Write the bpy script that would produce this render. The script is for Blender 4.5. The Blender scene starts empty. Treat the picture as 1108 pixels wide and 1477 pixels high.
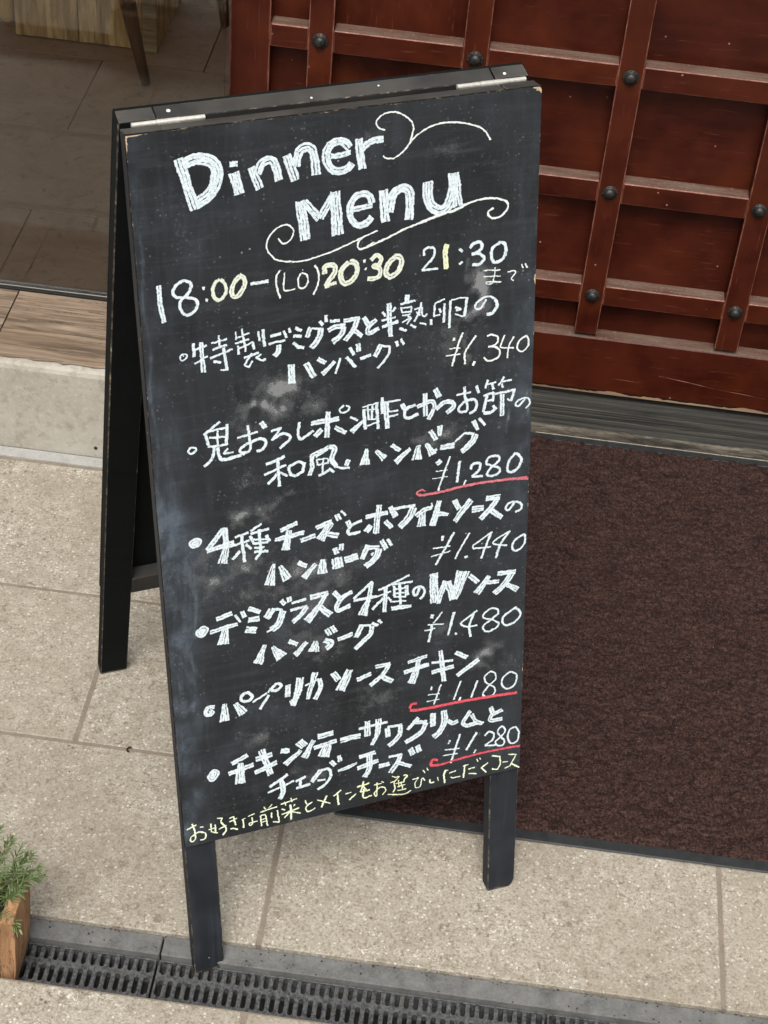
import bpy, bmesh, math, random
import numpy as np
from mathutils import Vector, Matrix

random.seed(7)
rng = np.random.default_rng(7)
scene = bpy.context.scene
C = scene.collection

# ------------------------------------------------------------------ camera
cam_d = bpy.data.cameras.new("camera")
cam = bpy.data.objects.new("camera", cam_d)
C.objects.link(cam)
cam_d.sensor_fit = 'VERTICAL'
cam_d.sensor_height = 24.0
cam_d.lens = 2599.14 / 1477.0 * 24.0
cam_d.clip_start = 0.05
cam_d.clip_end = 500
_r = Vector((0.9911880642, 0.1112011087, 0.0719757773))
_u = Vector((-0.1269843817, 0.6430437737, 0.7552282284))
_f = Vector((-0.0376987165, 0.7577130039, -0.6514981277))
cam.matrix_world = Matrix(((_r.x, _u.x, -_f.x, 0.17657), (_r.y, _u.y, -_f.y, -1.38064), (_r.z, _u.z, -_f.z, 1.94368), (0, 0, 0, 1)))
scene.camera = cam

# ------------------------------------------------------------------ sky, sun, exposure
SUN_EL, SUN_AZ = math.radians(60), math.radians(184)      # soft light from the street side, high up
world = bpy.data.worlds.new("World")
scene.world = world
world.use_nodes = True
wn = world.node_tree
bg = wn.nodes['Background']
sky = wn.nodes.new('ShaderNodeTexSky')
sky.sky_type = 'NISHITA'
sky.sun_disc = False
sky.sun_elevation = SUN_EL
sky.sun_rotation = SUN_AZ
sky.air_density = 1.0
sky.dust_density = 6.0
sky.ozone_density = 0.3
hs = wn.nodes.new('ShaderNodeHueSaturation')             # cloud cover greys the blue
hs.inputs['Saturation'].default_value = 0.35
wn.links.new(sky.outputs[0], hs.inputs['Color'])
wn.links.new(hs.outputs[0], bg.inputs[0])
bg.inputs[1].default_value = 0.12
sun_d = bpy.data.lights.new("sun", 'SUN')
sun_d.energy = 1.5
sun_d.angle = math.radians(24)
sun_d.color = (1.0, 0.95, 0.88)
sun = bpy.data.objects.new("sun", sun_d)
C.objects.link(sun)
_sd = Vector((math.sin(SUN_AZ) * math.cos(SUN_EL), math.cos(SUN_AZ) * math.cos(SUN_EL), math.sin(SUN_EL)))
sun.rotation_euler = _sd.to_track_quat('Z', 'Y').to_euler()
scene.view_settings.view_transform = 'Standard'
scene.view_settings.look = 'None'
scene.view_settings.gamma = 1
scene.view_settings.use_curve_mapping = False
scene.view_settings.exposure = 0.5

# ------------------------------------------------------------------ node helper
class NT:
    def __init__(self, name):
        self.m = bpy.data.materials.new(name)
        self.m.use_nodes = True
        self.t = self.m.node_tree
        self.t.nodes.clear()
        self.out = self.n('ShaderNodeOutputMaterial')
        self.b = self.n('ShaderNodeBsdfPrincipled')
        self.l(self.b.outputs[0], self.out.inputs[0])
    def n(self, k, **kw):
        x = self.t.nodes.new(k)
        for a, v in kw.items():
            setattr(x, a, v)
        return x
    def l(self, a, b):
        self.t.links.new(a, b)
    def val(self, inp, v):
        if hasattr(v, 'is_output') or isinstance(v, bpy.types.NodeSocket):
            self.l(v, inp)
        elif isinstance(v, (tuple, list)) and len(v) == 3 and len(inp.default_value) == 4:
            inp.default_value = (*v, 1)
        else:
            inp.default_value = v
    def obj(self):
        return self.n('ShaderNodeTexCoord').outputs['Object']
    def mapp(self, vec, scale=(1, 1, 1), loc=(0, 0, 0), rot=(0, 0, 0)):
        m = self.n('ShaderNodeMapping')
        self.l(vec, m.inputs[0])
        m.inputs['Scale'].default_value = scale
        m.inputs['Location'].default_value = loc
        m.inputs['Rotation'].default_value = rot
        return m.outputs[0]
    def noise(self, vec, scale, detail=3, rough=0.55, dist=0.0):
        x = self.n('ShaderNodeTexNoise')
        if vec is not None:
            self.l(vec, x.inputs['Vector'])
        x.inputs['Scale'].default_value = scale
        x.inputs['Detail'].default_value = detail
        x.inputs['Roughness'].default_value = rough
        x.inputs['Distortion'].default_value = dist
        return x.outputs['Fac']
    def voro(self, vec, scale, out='Distance', rnd=1.0, feature='F1'):
        x = self.n('ShaderNodeTexVoronoi', feature=feature)
        self.l(vec, x.inputs['Vector'])
        x.inputs['Scale'].default_value = scale
        x.inputs['Randomness'].default_value = rnd
        return x.outputs[out]
    def ramp(self, fac, a, b, ca=0.0, cb=1.0):
        x = self.n('ShaderNodeMapRange')
        self.l(fac, x.inputs[0])
        x.inputs[1].default_value = a
        x.inputs[2].default_value = b
        x.inputs[3].default_value = ca
        x.inputs[4].default_value = cb
        return x.outputs[0]
    def math(self, op, a, b=0.0, c=None):
        x = self.n('ShaderNodeMath', operation=op)
        self.val(x.inputs[0], a)
        self.val(x.inputs[1], b)
        if c is not None:
            self.val(x.inputs[2], c)
        return x.outputs[0]
    def mix(self, fac, a, b, mode='MIX'):
        x = self.n('ShaderNodeMix', data_type='RGBA', blend_type=mode)
        self.val(x.inputs[0], fac)
        self.val(x.inputs[6], a)
        self.val(x.inputs[7], b)
        return x.outputs[2]
    def attr(self, name, out='Fac'):
        x = self.n('ShaderNodeAttribute', attribute_name=name)
        return x.outputs[out]
    def rand(self):
        return self.n('ShaderNodeObjectInfo').outputs['Random']
    def bump(self, h, strength=0.3, dist=0.001):
        x = self.n('ShaderNodeBump')
        self.l(h, x.inputs['Height'])
        x.inputs['Strength'].default_value = strength
        x.inputs['Distance'].default_value = dist
        self.l(x.outputs[0], self.b.inputs['Normal'])
    def col(self, c):
        self.val(self.b.inputs['Base Color'], c)
    def rough(self, r):
        self.val(self.b.inputs['Roughness'], r)
    def spec(self, v):
        self.b.inputs['Specular IOR Level'].default_value = v
    def edge(self, radius=0.002):
        """0..1 mask of corners and arrises"""
        bv = self.n('ShaderNodeBevel', samples=6)
        bv.inputs[0].default_value = radius
        g = self.n('ShaderNodeNewGeometry')
        d = self.n('ShaderNodeVectorMath', operation='DOT_PRODUCT')
        self.l(bv.outputs[0], d.inputs[0])
        self.l(g.outputs['True Normal'], d.inputs[1])
        return self.math('SUBTRACT', 1.0, d.outputs['Value'])
    def offs(self, vec):
        """object coordinates pushed apart per object so that no two pieces repeat"""
        r = self.rand()
        c = self.n('ShaderNodeCombineXYZ')
        self.l(self.math('MULTIPLY', r, 17.3), c.inputs[0])
        self.l(self.math('MULTIPLY', r, 31.7), c.inputs[1])
        a = self.n('ShaderNodeVectorMath', operation='ADD')
        self.l(vec, a.inputs[0])
        self.l(c.outputs[0], a.inputs[1])
        return a.outputs[0]

def stone_mat():
    k = NT('beige_stone')
    v = k.offs(k.obj())
    big = k.noise(v, 7, 3)
    mid = k.noise(v, 38, 4, 0.7)
    grain = k.noise(v, 240, 3, 0.72)
    coarse = k.noise(v, 88, 4, 0.75, 1.0)
    patch = k.noise(v, 15, 3, 0.6)
    c = k.mix(k.ramp(big, 0.3, 0.7), (0.272, 0.243, 0.192), (0.350, 0.322, 0.262))
    c = k.mix(k.ramp(mid, 0.40, 0.68, 0, 0.75), c, (0.405, 0.378, 0.316))
    c = k.mix(k.ramp(grain, 0.49, 0.33, 0, 0.95), c, (0.150, 0.122, 0.090))
    c = k.mix(k.math('MULTIPLY', k.ramp(coarse, 0.47, 0.36), k.ramp(patch, 0.38, 0.62, 0.25, 1.0)), c, (0.150, 0.120, 0.084))
    c = k.mix(k.ramp(coarse, 0.54, 0.66, 0, 0.55), c, (0.44, 0.42, 0.36))
    c = k.mix(k.ramp(grain, 0.58, 0.70, 0, 0.6), c, (0.62, 0.60, 0.54))
    # pale shell-like squiggles and specks
    w = k.noise(v, 52, 2, 0.5, 2.2)
    ridge = k.math('ABSOLUTE', k.math('SUBTRACT', w, 0.5))
    gate = k.ramp(k.noise(v, 22, 2), 0.50, 0.60)
    c = k.mix(k.math('MULTIPLY', k.ramp(ridge, 0.016, 0.002, 0, 0.85), gate), c, (0.72, 0.69, 0.61))
    w2 = k.noise(k.mapp(v, (1, 1, 1), (9, 4, 2)), 75, 2, 0.5, 2.5)
    r2 = k.math('ABSOLUTE', k.math('SUBTRACT', w2, 0.5))
    c = k.mix(k.ramp(r2, 0.018, 0.004, 0, 0.45), c, (0.15, 0.115, 0.08))
    sp = k.voro(v, 100)
    c = k.mix(k.ramp(sp, 0.20, 0.12, 0, 0.7), c, (0.68, 0.65, 0.57))
    dk = k.voro(k.mapp(v, (1, 1, 1), (3.1, 1.7, 0.3)), 40)
    dkg = k.ramp(k.noise(v, 33, 1), 0.50, 0.60)
    c = k.mix(k.math('MULTIPLY', k.ramp(dk, 0.13, 0.06, 0, 0.85), dkg), c, (0.085, 0.065, 0.048))
    st = k.noise(k.n('ShaderNodeNewGeometry').outputs['Position'], 3.2, 4, 0.65)
    c = k.mix(k.ramp(st, 0.48, 0.68, 0, 0.5), c, (0.225, 0.19, 0.142))
    c = k.mix(k.math('MULTIPLY', k.rand(), 0.30), c, (0.27, 0.232, 0.178))
    big2 = k.noise(k.n('ShaderNodeNewGeometry').outputs['Position'], 11, 5, 0.7, 0.5)
    c = k.mix(k.ramp(big2, 0.56, 0.70, 0, 0.35), c, (0.20, 0.168, 0.128))
    k.col(c); k.rough(k.ramp(mid, 0.3, 0.7, 0.55, 0.8)); k.spec(0.3)
    k.bump(k.math('ADD', grain, mid), 0.4, 0.0012)
    return k.m

def plain_mat(name, c1, c2, scale=40, rough=0.8, bump=0.3, spec=0.4, detail=4, metal=0.0):
    k = NT(name)
    v = k.offs(k.obj())
    f = k.noise(v, scale, detail, 0.65)
    g = k.noise(v, scale * 9, 2, 0.6)
    c = k.mix(k.ramp(f, 0.3, 0.7), c1, c2)
    c = k.mix(k.ramp(g, 0.35, 0.75, 0, 0.35), c, tuple(min(1, x * 1.35) for x in c2))
    k.col(c); k.rough(rough); k.spec(spec)
    k.b.inputs['Metallic'].default_value = metal
    k.bump(k.math('ADD', f, g), bump, 0.001)
    return k.m

def concrete_mat():
    k = NT('pale_concrete')
    v = k.obj()
    f = k.noise(v, 9, 4, 0.6)
    g = k.noise(v, 120, 3, 0.7)
    pores = k.voro(v, 70)
    pg = k.ramp(k.noise(v, 18, 1), 0.48, 0.62)
    f3 = k.noise(v, 42, 5, 0.75)
    c = k.mix(k.ramp(f, 0.3, 0.7), (0.33, 0.305, 0.255), (0.43, 0.41, 0.355))
    c = k.mix(k.ramp(f3, 0.50, 0.34, 0, 0.55), c, (0.23, 0.205, 0.165))
    c = k.mix(k.ramp(g, 0.5, 0.75, 0, 0.5), c, (0.53, 0.51, 0.46))
    c = k.mix(k.math('MULTIPLY', k.ramp(pores, 0.16, 0.08, 0, 0.7), pg), c, (0.22, 0.19, 0.15))
    k.col(c); k.rough(0.85); k.spec(0.3)
    k.bump(k.math('ADD', f, g), 0.4, 0.001)
    return k.m

def wood_mat(name, light, mid, dark, axis='x', rough=0.75, grain=1.0, split=0.5, spec=0.3, along=3.0, ac=60):
    """aged boards: long streaks along the axis, dark splits"""
    k = NT(name)
    v = k.offs(k.obj())
    s = {'x': (along, ac, ac), 'y': (ac, along, ac), 'z': (ac, ac, along)}[axis]
    a = k.noise(k.mapp(v, s), 1.0, 5, 0.6, 0.6)
    s2 = tuple(x * 4 for x in s)
    b = k.noise(k.mapp(v, s2), 1.0, 3, 0.7)
    big = k.noise(v, 9, 3)
    c = k.mix(k.ramp(a, 0.32, 0.68), dark, light)
    c = k.mix(k.ramp(b, 0.3, 0.8, 0, 0.6 * grain), c, mid)
    c = k.mix(k.ramp(big, 0.45, 0.7, 0, 0.5), c, mid)
    blot = k.noise(k.mapp(v, tuple(x * 0.33 for x in s), (7, 3, 1)), 1.0, 5, 0.75, 1.2)
    c = k.mix(k.ramp(blot, 0.52, 0.36, 0, 0.7 * split), c, tuple(x * 0.75 for x in dark))
    c = k.mix(k.ramp(blot, 0.60, 0.74, 0, 0.5), c, tuple(min(1, x * 1.15) for x in light))
    r = k.math('ABSOLUTE', k.math('SUBTRACT', a, 0.5))
    gate = k.ramp(k.noise(k.mapp(v, tuple(x * 0.4 for x in s), (4, 2, 9)), 1.0, 2), 0.5, 0.6)
    crack = k.math('MULTIPLY', k.ramp(r, 0.012, 0.0), gate)
    c = k.mix(k.math('MULTIPLY', crack, split), c, tuple(x * 0.25 for x in dark))
    k.col(c); k.rough(rough); k.spec(spec)
    k.bump(k.math('SUBTRACT', k.math('ADD', a, b), k.math('MULTIPLY', crack, 1.5)), 0.35, 0.0012)
    return k.m

def red_mat(name='red_lacquered_wood', axis='z'):
    k = NT(name)
    v = k.offs(k.obj())
    s = (70, 70, 4) if axis == 'z' else (4, 70, 70)
    a = k.noise(k.mapp(v, s), 1.0, 5, 0.65, 0.4)
    big = k.noise(v, 11, 4, 0.6)
    rb = k.noise(k.mapp(v, (6, 7, 7)), 1.0, 3, 0.55, 0.5)
    c = k.mix(k.ramp(big, 0.3, 0.7), (0.026, 0.0034, 0.0017), (0.064, 0.0105, 0.0036))
    c = k.mix(k.ramp(a, 0.45, 0.75, 0, 0.35), c, (0.076, 0.0130, 0.0052))
    c = k.mix(k.ramp(rb, 0.48, 0.72, 0, 0.5), c, (0.100, 0.0205, 0.0045))
    # rubbed arrises and small chips
    e = k.edge(0.0022)
    wear = k.math('MULTIPLY', k.ramp(e, 0.02, 0.12), k.ramp(k.noise(v, 45, 3, 0.7), 0.42, 0.62))
    c = k.mix(k.math('MULTIPLY', wear, 0.8), c, (0.30, 0.135, 0.085))
    ch = k.voro(v, 38)
    chg = k.ramp(k.noise(v, 26, 1), 0.56, 0.62)
    c = k.mix(k.math('MULTIPLY', k.ramp(ch, 0.075, 0.05), chg), c, (0.30, 0.17, 0.12))
    fs = k.noise(k.mapp(v, (260, 260, 18) if axis == 'z' else (18, 260, 260)), 1.0, 2, 0.7)
    c = k.mix(k.ramp(fs, 0.64, 0.74, 0, 0.4), c, (0.16, 0.05, 0.03))
    k.col(c); k.rough(k.ramp(big, 0.3, 0.7, 0.36, 0.52)); k.spec(0.24)
    k.bump(k.math('ADD', a, k.math('MULTIPLY', fs, 0.5)), 0.22, 0.0012)
    return k.m

def red_edge_mat():
    k = NT('rubbed_red_arris')
    v = k.offs(k.obj())
    a = k.noise(v, 40, 4, 0.75)
    c = k.mix(k.ramp(a, 0.35, 0.6), (0.095, 0.018, 0.009), (0.24, 0.095, 0.065))
    c = k.mix(k.ramp(a, 0.60, 0.72), c, (0.36, 0.20, 0.145))
    k.col(c); k.rough(0.55); k.spec(0.4)
    return k.m

def black_edge_mat():
    k = NT('rubbed_black_arris')
    v = k.offs(k.obj())
    a = k.noise(v, 60, 4, 0.8)
    c = k.mix(k.ramp(a, 0.46, 0.58), (0.018, 0.018, 0.018), (0.10, 0.082, 0.062))
    c = k.mix(k.ramp(a, 0.60, 0.68), c, (0.34, 0.27, 0.19))
    k.col(c); k.rough(0.7); k.spec(0.3)
    return k.m

def dusty_mat():
    k = NT('dusty_wood_ledge')
    v = k.offs(k.obj())
    a = k.noise(k.mapp(v, (9, 60, 60)), 1.0, 4, 0.7)
    g = k.noise(v, 190, 3, 0.7)
    c = k.mix(k.ramp(a, 0.3, 0.65), (0.080, 0.036, 0.024), (0.150, 0.105, 0.080))
    c = k.mix(k.ramp(g, 0.58, 0.72, 0, 0.5), c, (0.27, 0.22, 0.185))
    c = k.mix(k.ramp(g, 0.42, 0.30, 0, 0.5), c, (0.09, 0.035, 0.02))
    k.col(c); k.rough(0.9); k.spec(0.15)
    k.bump(g, 0.3, 0.0008)
    return k.m

def black_wood_mat(axis='z', name='black_painted_wood', base=(0.0115, 0.0135, 0.0175), light=(0.024, 0.0285, 0.035)):
    k = NT(name)
    v = k.offs(k.obj())
    s = (60, 60, 5) if axis == 'z' else (5, 60, 60)
    a = k.noise(k.mapp(v, s), 1.0, 5, 0.65, 0.3)
    big = k.noise(v, 13, 3)
    c = k.mix(k.ramp(big, 0.3, 0.7), base, light)
    c = k.mix(k.ramp(a, 0.5, 0.75, 0, 0.5), c, (0.048, 0.055, 0.063))
    e = k.edge(0.0016)
    wear = k.math('MULTIPLY', k.ramp(e, 0.04, 0.14), k.ramp(k.noise(v, 60, 4, 0.75), 0.5, 0.62))
    c = k.mix(k.math('MULTIPLY', wear, 0.8), c, (0.30, 0.22, 0.15))
    ch = k.voro(v, 55)
    c = k.mix(k.math('MULTIPLY', k.ramp(ch, 0.09, 0.05), k.ramp(k.noise(v, 30, 1), 0.6, 0.64)), c, (0.32, 0.30, 0.27))
    k.col(c); k.rough(k.ramp(a, 0.3, 0.7, 0.5, 0.7)); k.spec(0.18)
    k.bump(a, 0.3, 0.001)
    return k.m

def board_mat():
    k = NT('chalkboard_face')
    v = k.obj()
    sw = k.noise(k.mapp(v, (11, 1, 5)), 1.0, 5, 0.6, 1.2)
    fine = k.noise(v, 650, 2, 0.7)
    gr = k.noise(v, 170, 4, 0.75)
    vert = k.noise(k.mapp(v, (90, 1, 7)), 1.0, 4, 0.7, 0.4)
    c = k.mix(k.ramp(sw, 0.3, 0.7), (0.0078, 0.0092, 0.0106), (0.0185, 0.0215, 0.0250))
    c = k.mix(k.ramp(vert, 0.5, 0.8, 0, 0.3), c, (0.040, 0.047, 0.056))
    # wiped chalk: a thin blue-grey film towards the side edges, and where the sponge turned
    film = k.attr('film')
    f2 = k.math('MULTIPLY', film, k.ramp(k.math('ADD', sw, k.math('MULTIPLY', vert, 0.6)), 0.55, 1.05, 0.25, 1.0))
    fp = k.noise(k.mapp(v, (26, 1, 13), (2, 0, 4)), 1.0, 5, 0.7, 0.8)
    f2 = k.math('MULTIPLY', f2, k.ramp(gr, 0.3, 0.7, 0.55, 1.2))
    f2 = k.math('MULTIPLY', f2, k.ramp(fp, 0.42, 0.62, 0.35, 1.5))
    c = k.mix(f2, c, (0.072, 0.092, 0.116))
    wipe = k.noise(k.mapp(v, (7, 1, 75), (0, 0, 0), (0, math.radians(22), 0)), 1.0, 5, 0.7, 0.6)
    wipe2 = k.noise(k.mapp(v, (9, 1, 110), (3, 0, 5), (0, math.radians(-14), 0)), 1.0, 4, 0.7, 0.8)
    wg = k.ramp(k.noise(v, 6.5, 2), 0.42, 0.66)
    c = k.mix(k.math('MULTIPLY', k.ramp(wipe, 0.50, 0.72, 0, 0.30), wg), c, (0.078, 0.088, 0.098))
    c = k.mix(k.math('MULTIPLY', k.ramp(wipe2, 0.52, 0.74, 0, 0.24), k.math('SUBTRACT', 1.0, wg)), c, (0.070, 0.080, 0.092))
    dust = k.attr('dust')
    dd = k.math('ADD', dust, k.math('MULTIPLY', k.math('SUBTRACT', gr, 0.5), 1.5))
    dd = k.math('ADD', dd, k.math('MULTIPLY', k.math('SUBTRACT', fine, 0.5), 1.3))
    c = k.mix(k.ramp(dd, 0.26, 0.62, 0, 0.72), c, (0.076, 0.080, 0.084))
    c = k.mix(k.ramp(dd, 0.86, 1.02, 0, 0.8), c, (0.21, 0.218, 0.222))
    # specks of chalk all over
    a1 = k.voro(v, 170)
    ag = k.ramp(k.noise(v, 21, 3, 0.7), 0.46, 0.66)
    c = k.mix(k.math('MULTIPLY', k.ramp(a1, 0.24, 0.10, 0, 0.42), ag), c, (0.22, 0.225, 0.225))
    a2 = k.voro(k.mapp(v, (1, 1, 1), (5, 1, 2)), 62)
    bg_ = k.ramp(k.noise(v, 15, 2), 0.56, 0.64)
    c = k.mix(k.math('MULTIPLY', k.ramp(a2, 0.085, 0.045, 0, 0.75), bg_), c, (0.33, 0.33, 0.31))
    chip = k.attr('chip')
    cm = k.ramp(k.math('ADD', chip, k.math('MULTIPLY', k.math('SUBTRACT', gr, 0.5), 1.6)), 0.55, 0.7)
    c = k.mix(cm, c, k.mix(k.ramp(fine, 0.4, 0.6), (0.36, 0.25, 0.15), (0.55, 0.45, 0.33)))
    k.col(c); k.rough(k.ramp(gr, 0.3, 0.7, 0.55, 0.75)); k.spec(0.3)
    k.bump(k.math('ADD', fine, gr), 0.18, 0.0006)
    return k.m

def ply_edge_mat():
    k = NT('worn_board_edge')
    v = k.obj()
    a = k.noise(v, 75, 4, 0.75)
    g = k.noise(v, 400, 2, 0.7)
    c = k.mix(k.ramp(a, 0.52, 0.66), (0.012, 0.0115, 0.011), (0.12, 0.09, 0.065))
    c = k.mix(k.ramp(a, 0.66, 0.74, 0, 0.9), c, (0.36, 0.30, 0.23))
    c = k.mix(k.ramp(g, 0.6, 0.7, 0, 0.3), c, (0.02, 0.02, 0.02))
    k.col(c); k.rough(0.85); k.spec(0.08)
    return k.m

def chalk_mat(name, col, col2, cover, soft=0.10):
    k = NT(name)
    v = k.obj()
    fine = k.noise(v, 900, 2, 0.75)
    mid = k.noise(v, 260, 3, 0.7)
    uv = k.n('ShaderNodeUVMap', uv_map='stroke').outputs[0]
    sep = k.n('ShaderNodeSeparateXYZ')
    k.l(uv, sep.inputs[0])
    streak = k.noise(k.mapp(uv, (2.2, 90, 1)), 1.0, 3, 0.7)
    across = k.math('ABSOLUTE', k.math('SUBTRACT', k.math('FRACT', sep.outputs[0]), 0.5))   # 0 centre .. 0.5 edge
    e = k.ramp(across, 0.30, 0.50, 0, 0.30)
    h = k.math('ADD', k.math('MULTIPLY', fine, 0.45), k.math('ADD', k.math('MULTIPLY', mid, 0.25), k.math('MULTIPLY', streak, 0.30)))
    a = k.ramp(k.math('SUBTRACT', h, e), cover, cover + soft)
    c = k.mix(k.ramp(mid, 0.35, 0.7), col, col2)
    k.col(c); k.rough(0.95); k.spec(0.1)
    tr = k.n('ShaderNodeBsdfTransparent')
    mx = k.n('ShaderNodeMixShader')
    k.l(a, mx.inputs[0]); k.l(tr.outputs[0], mx.inputs[1]); k.l(k.b.outputs[0], mx.inputs[2])
    k.l(mx.outputs[0], k.out.inputs[0])
    return k.m

def mat_pile_mat():
    k = NT('brown_mat_pile')
    v = k.obj()
    f = k.noise(v, 290, 3, 0.8)
    m = k.noise(k.mapp(v, (34, 80, 1)), 1.0, 4, 0.75, 1.6)
    c = k.mix(k.ramp(f, 0.38, 0.66), (0.006, 0.0026, 0.0022), (0.074, 0.038, 0.031))  # near-black end painted in for the shaded gaps between tufts
    c = k.mix(k.ramp(m, 0.52, 0.36, 0.0, 0.85), c, (0.008, 0.0035, 0.003))
    c = k.mix(k.ramp(m, 0.58, 0.78, 0, 0.4), c, (0.072, 0.041, 0.033))
    w = k.voro(v, 260)
    c = k.mix(k.ramp(w, 0.24, 0.12, 0, 0.45), c, (0.17, 0.105, 0.086))
    fl = k.voro(k.mapp(v, (1, 1, 1), (2, 5, 0)), 90)
    c = k.mix(k.math('MULTIPLY', k.ramp(fl, 0.05, 0.03), k.ramp(k.noise(v, 20, 1), 0.56, 0.6)), c, (0.38, 0.31, 0.27))
    k.col(c); k.rough(0.92); k.spec(0.2)
    k.bump(f, 0.6, 0.002)
    return k.m

def glass_mat():
    k = NT('clear_glass')
    fr = k.n('ShaderNodeFresnel')
    fr.inputs[0].default_value = 1.5
    tr = k.n('ShaderNodeBsdfTransparent')
    tr.inputs[0].default_value = (0.93, 0.95, 0.94, 1)
    gl = k.n('ShaderNodeBsdfGlossy')
    gl.inputs['Roughness'].default_value = 0.01
    mx = k.n('ShaderNodeMixShader')
    k.l(fr.outputs[0], mx.inputs[0]); k.l(tr.outputs[0], mx.inputs[1]); k.l(gl.outputs[0], mx.inputs[2])
    k.l(mx.outputs[0], k.out.inputs[0])
    return k.m

def floor_tile_mat():
    k = NT('brown_interior_tile')
    v = k.offs(k.obj())
    a = k.noise(v, 6, 5, 0.65, 0.6)
    b = k.noise(v, 38, 5, 0.7, 0.5)
    g = k.noise(v, 260, 2, 0.7)
    c = k.mix(k.ramp(a, 0.3, 0.7), (0.29, 0.165, 0.100), (0.43, 0.275, 0.185))
    c = k.mix(k.ramp(b, 0.5, 0.75, 0, 0.5), c, (0.38, 0.30, 0.225))
    c = k.mix(k.ramp(b, 0.45, 0.28, 0, 0.7), c, (0.10, 0.066, 0.045))
    c = k.mix(k.ramp(g, 0.62, 0.75, 0, 0.35), c, (0.28, 0.24, 0.2))
    k.col(c); k.rough(k.ramp(b, 0.3, 0.7, 0.5, 0.7)); k.spec(0.35)
    k.bump(b, 0.15, 0.001)
    return k.m

def iron_mat():
    k = NT('weathered_cast_grating')
    v = k.offs(k.obj())
    f = k.noise(v, 190, 3, 0.7)
    d = k.noise(v, 30, 3, 0.6)
    g = k.n('ShaderNodeNewGeometry')
    sep = k.n('ShaderNodeSeparateXYZ')
    k.l(g.outputs['Normal'], sep.inputs[0])
    c = k.mix(k.ramp(f, 0.35, 0.7), (0.020, 0.0215, 0.023), (0.125, 0.13, 0.134))
    c = k.mix(k.ramp(d, 0.54, 0.72, 0, 0.4), c, (0.12, 0.11, 0.09))
    k.col(c); k.rough(0.6); k.spec(0.5)
    k.bump(f, 0.3, 0.001)
    return k.m

def leaf_mat():
    k = NT('rosemary_needles')
    v = k.offs(k.obj())
    f = k.noise(v, 160, 2, 0.6)
    r = k.attr('leaf')
    c = k.mix(k.ramp(f, 0.3, 0.7), (0.045, 0.090, 0.022), (0.115, 0.175, 0.050))
    c = k.mix(r, c, (0.17, 0.235, 0.10))
    k.col(c); k.rough(0.5); k.spec(0.4)
    k.b.inputs['Subsurface Weight'].default_value = 0.0
    return k.m

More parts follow.
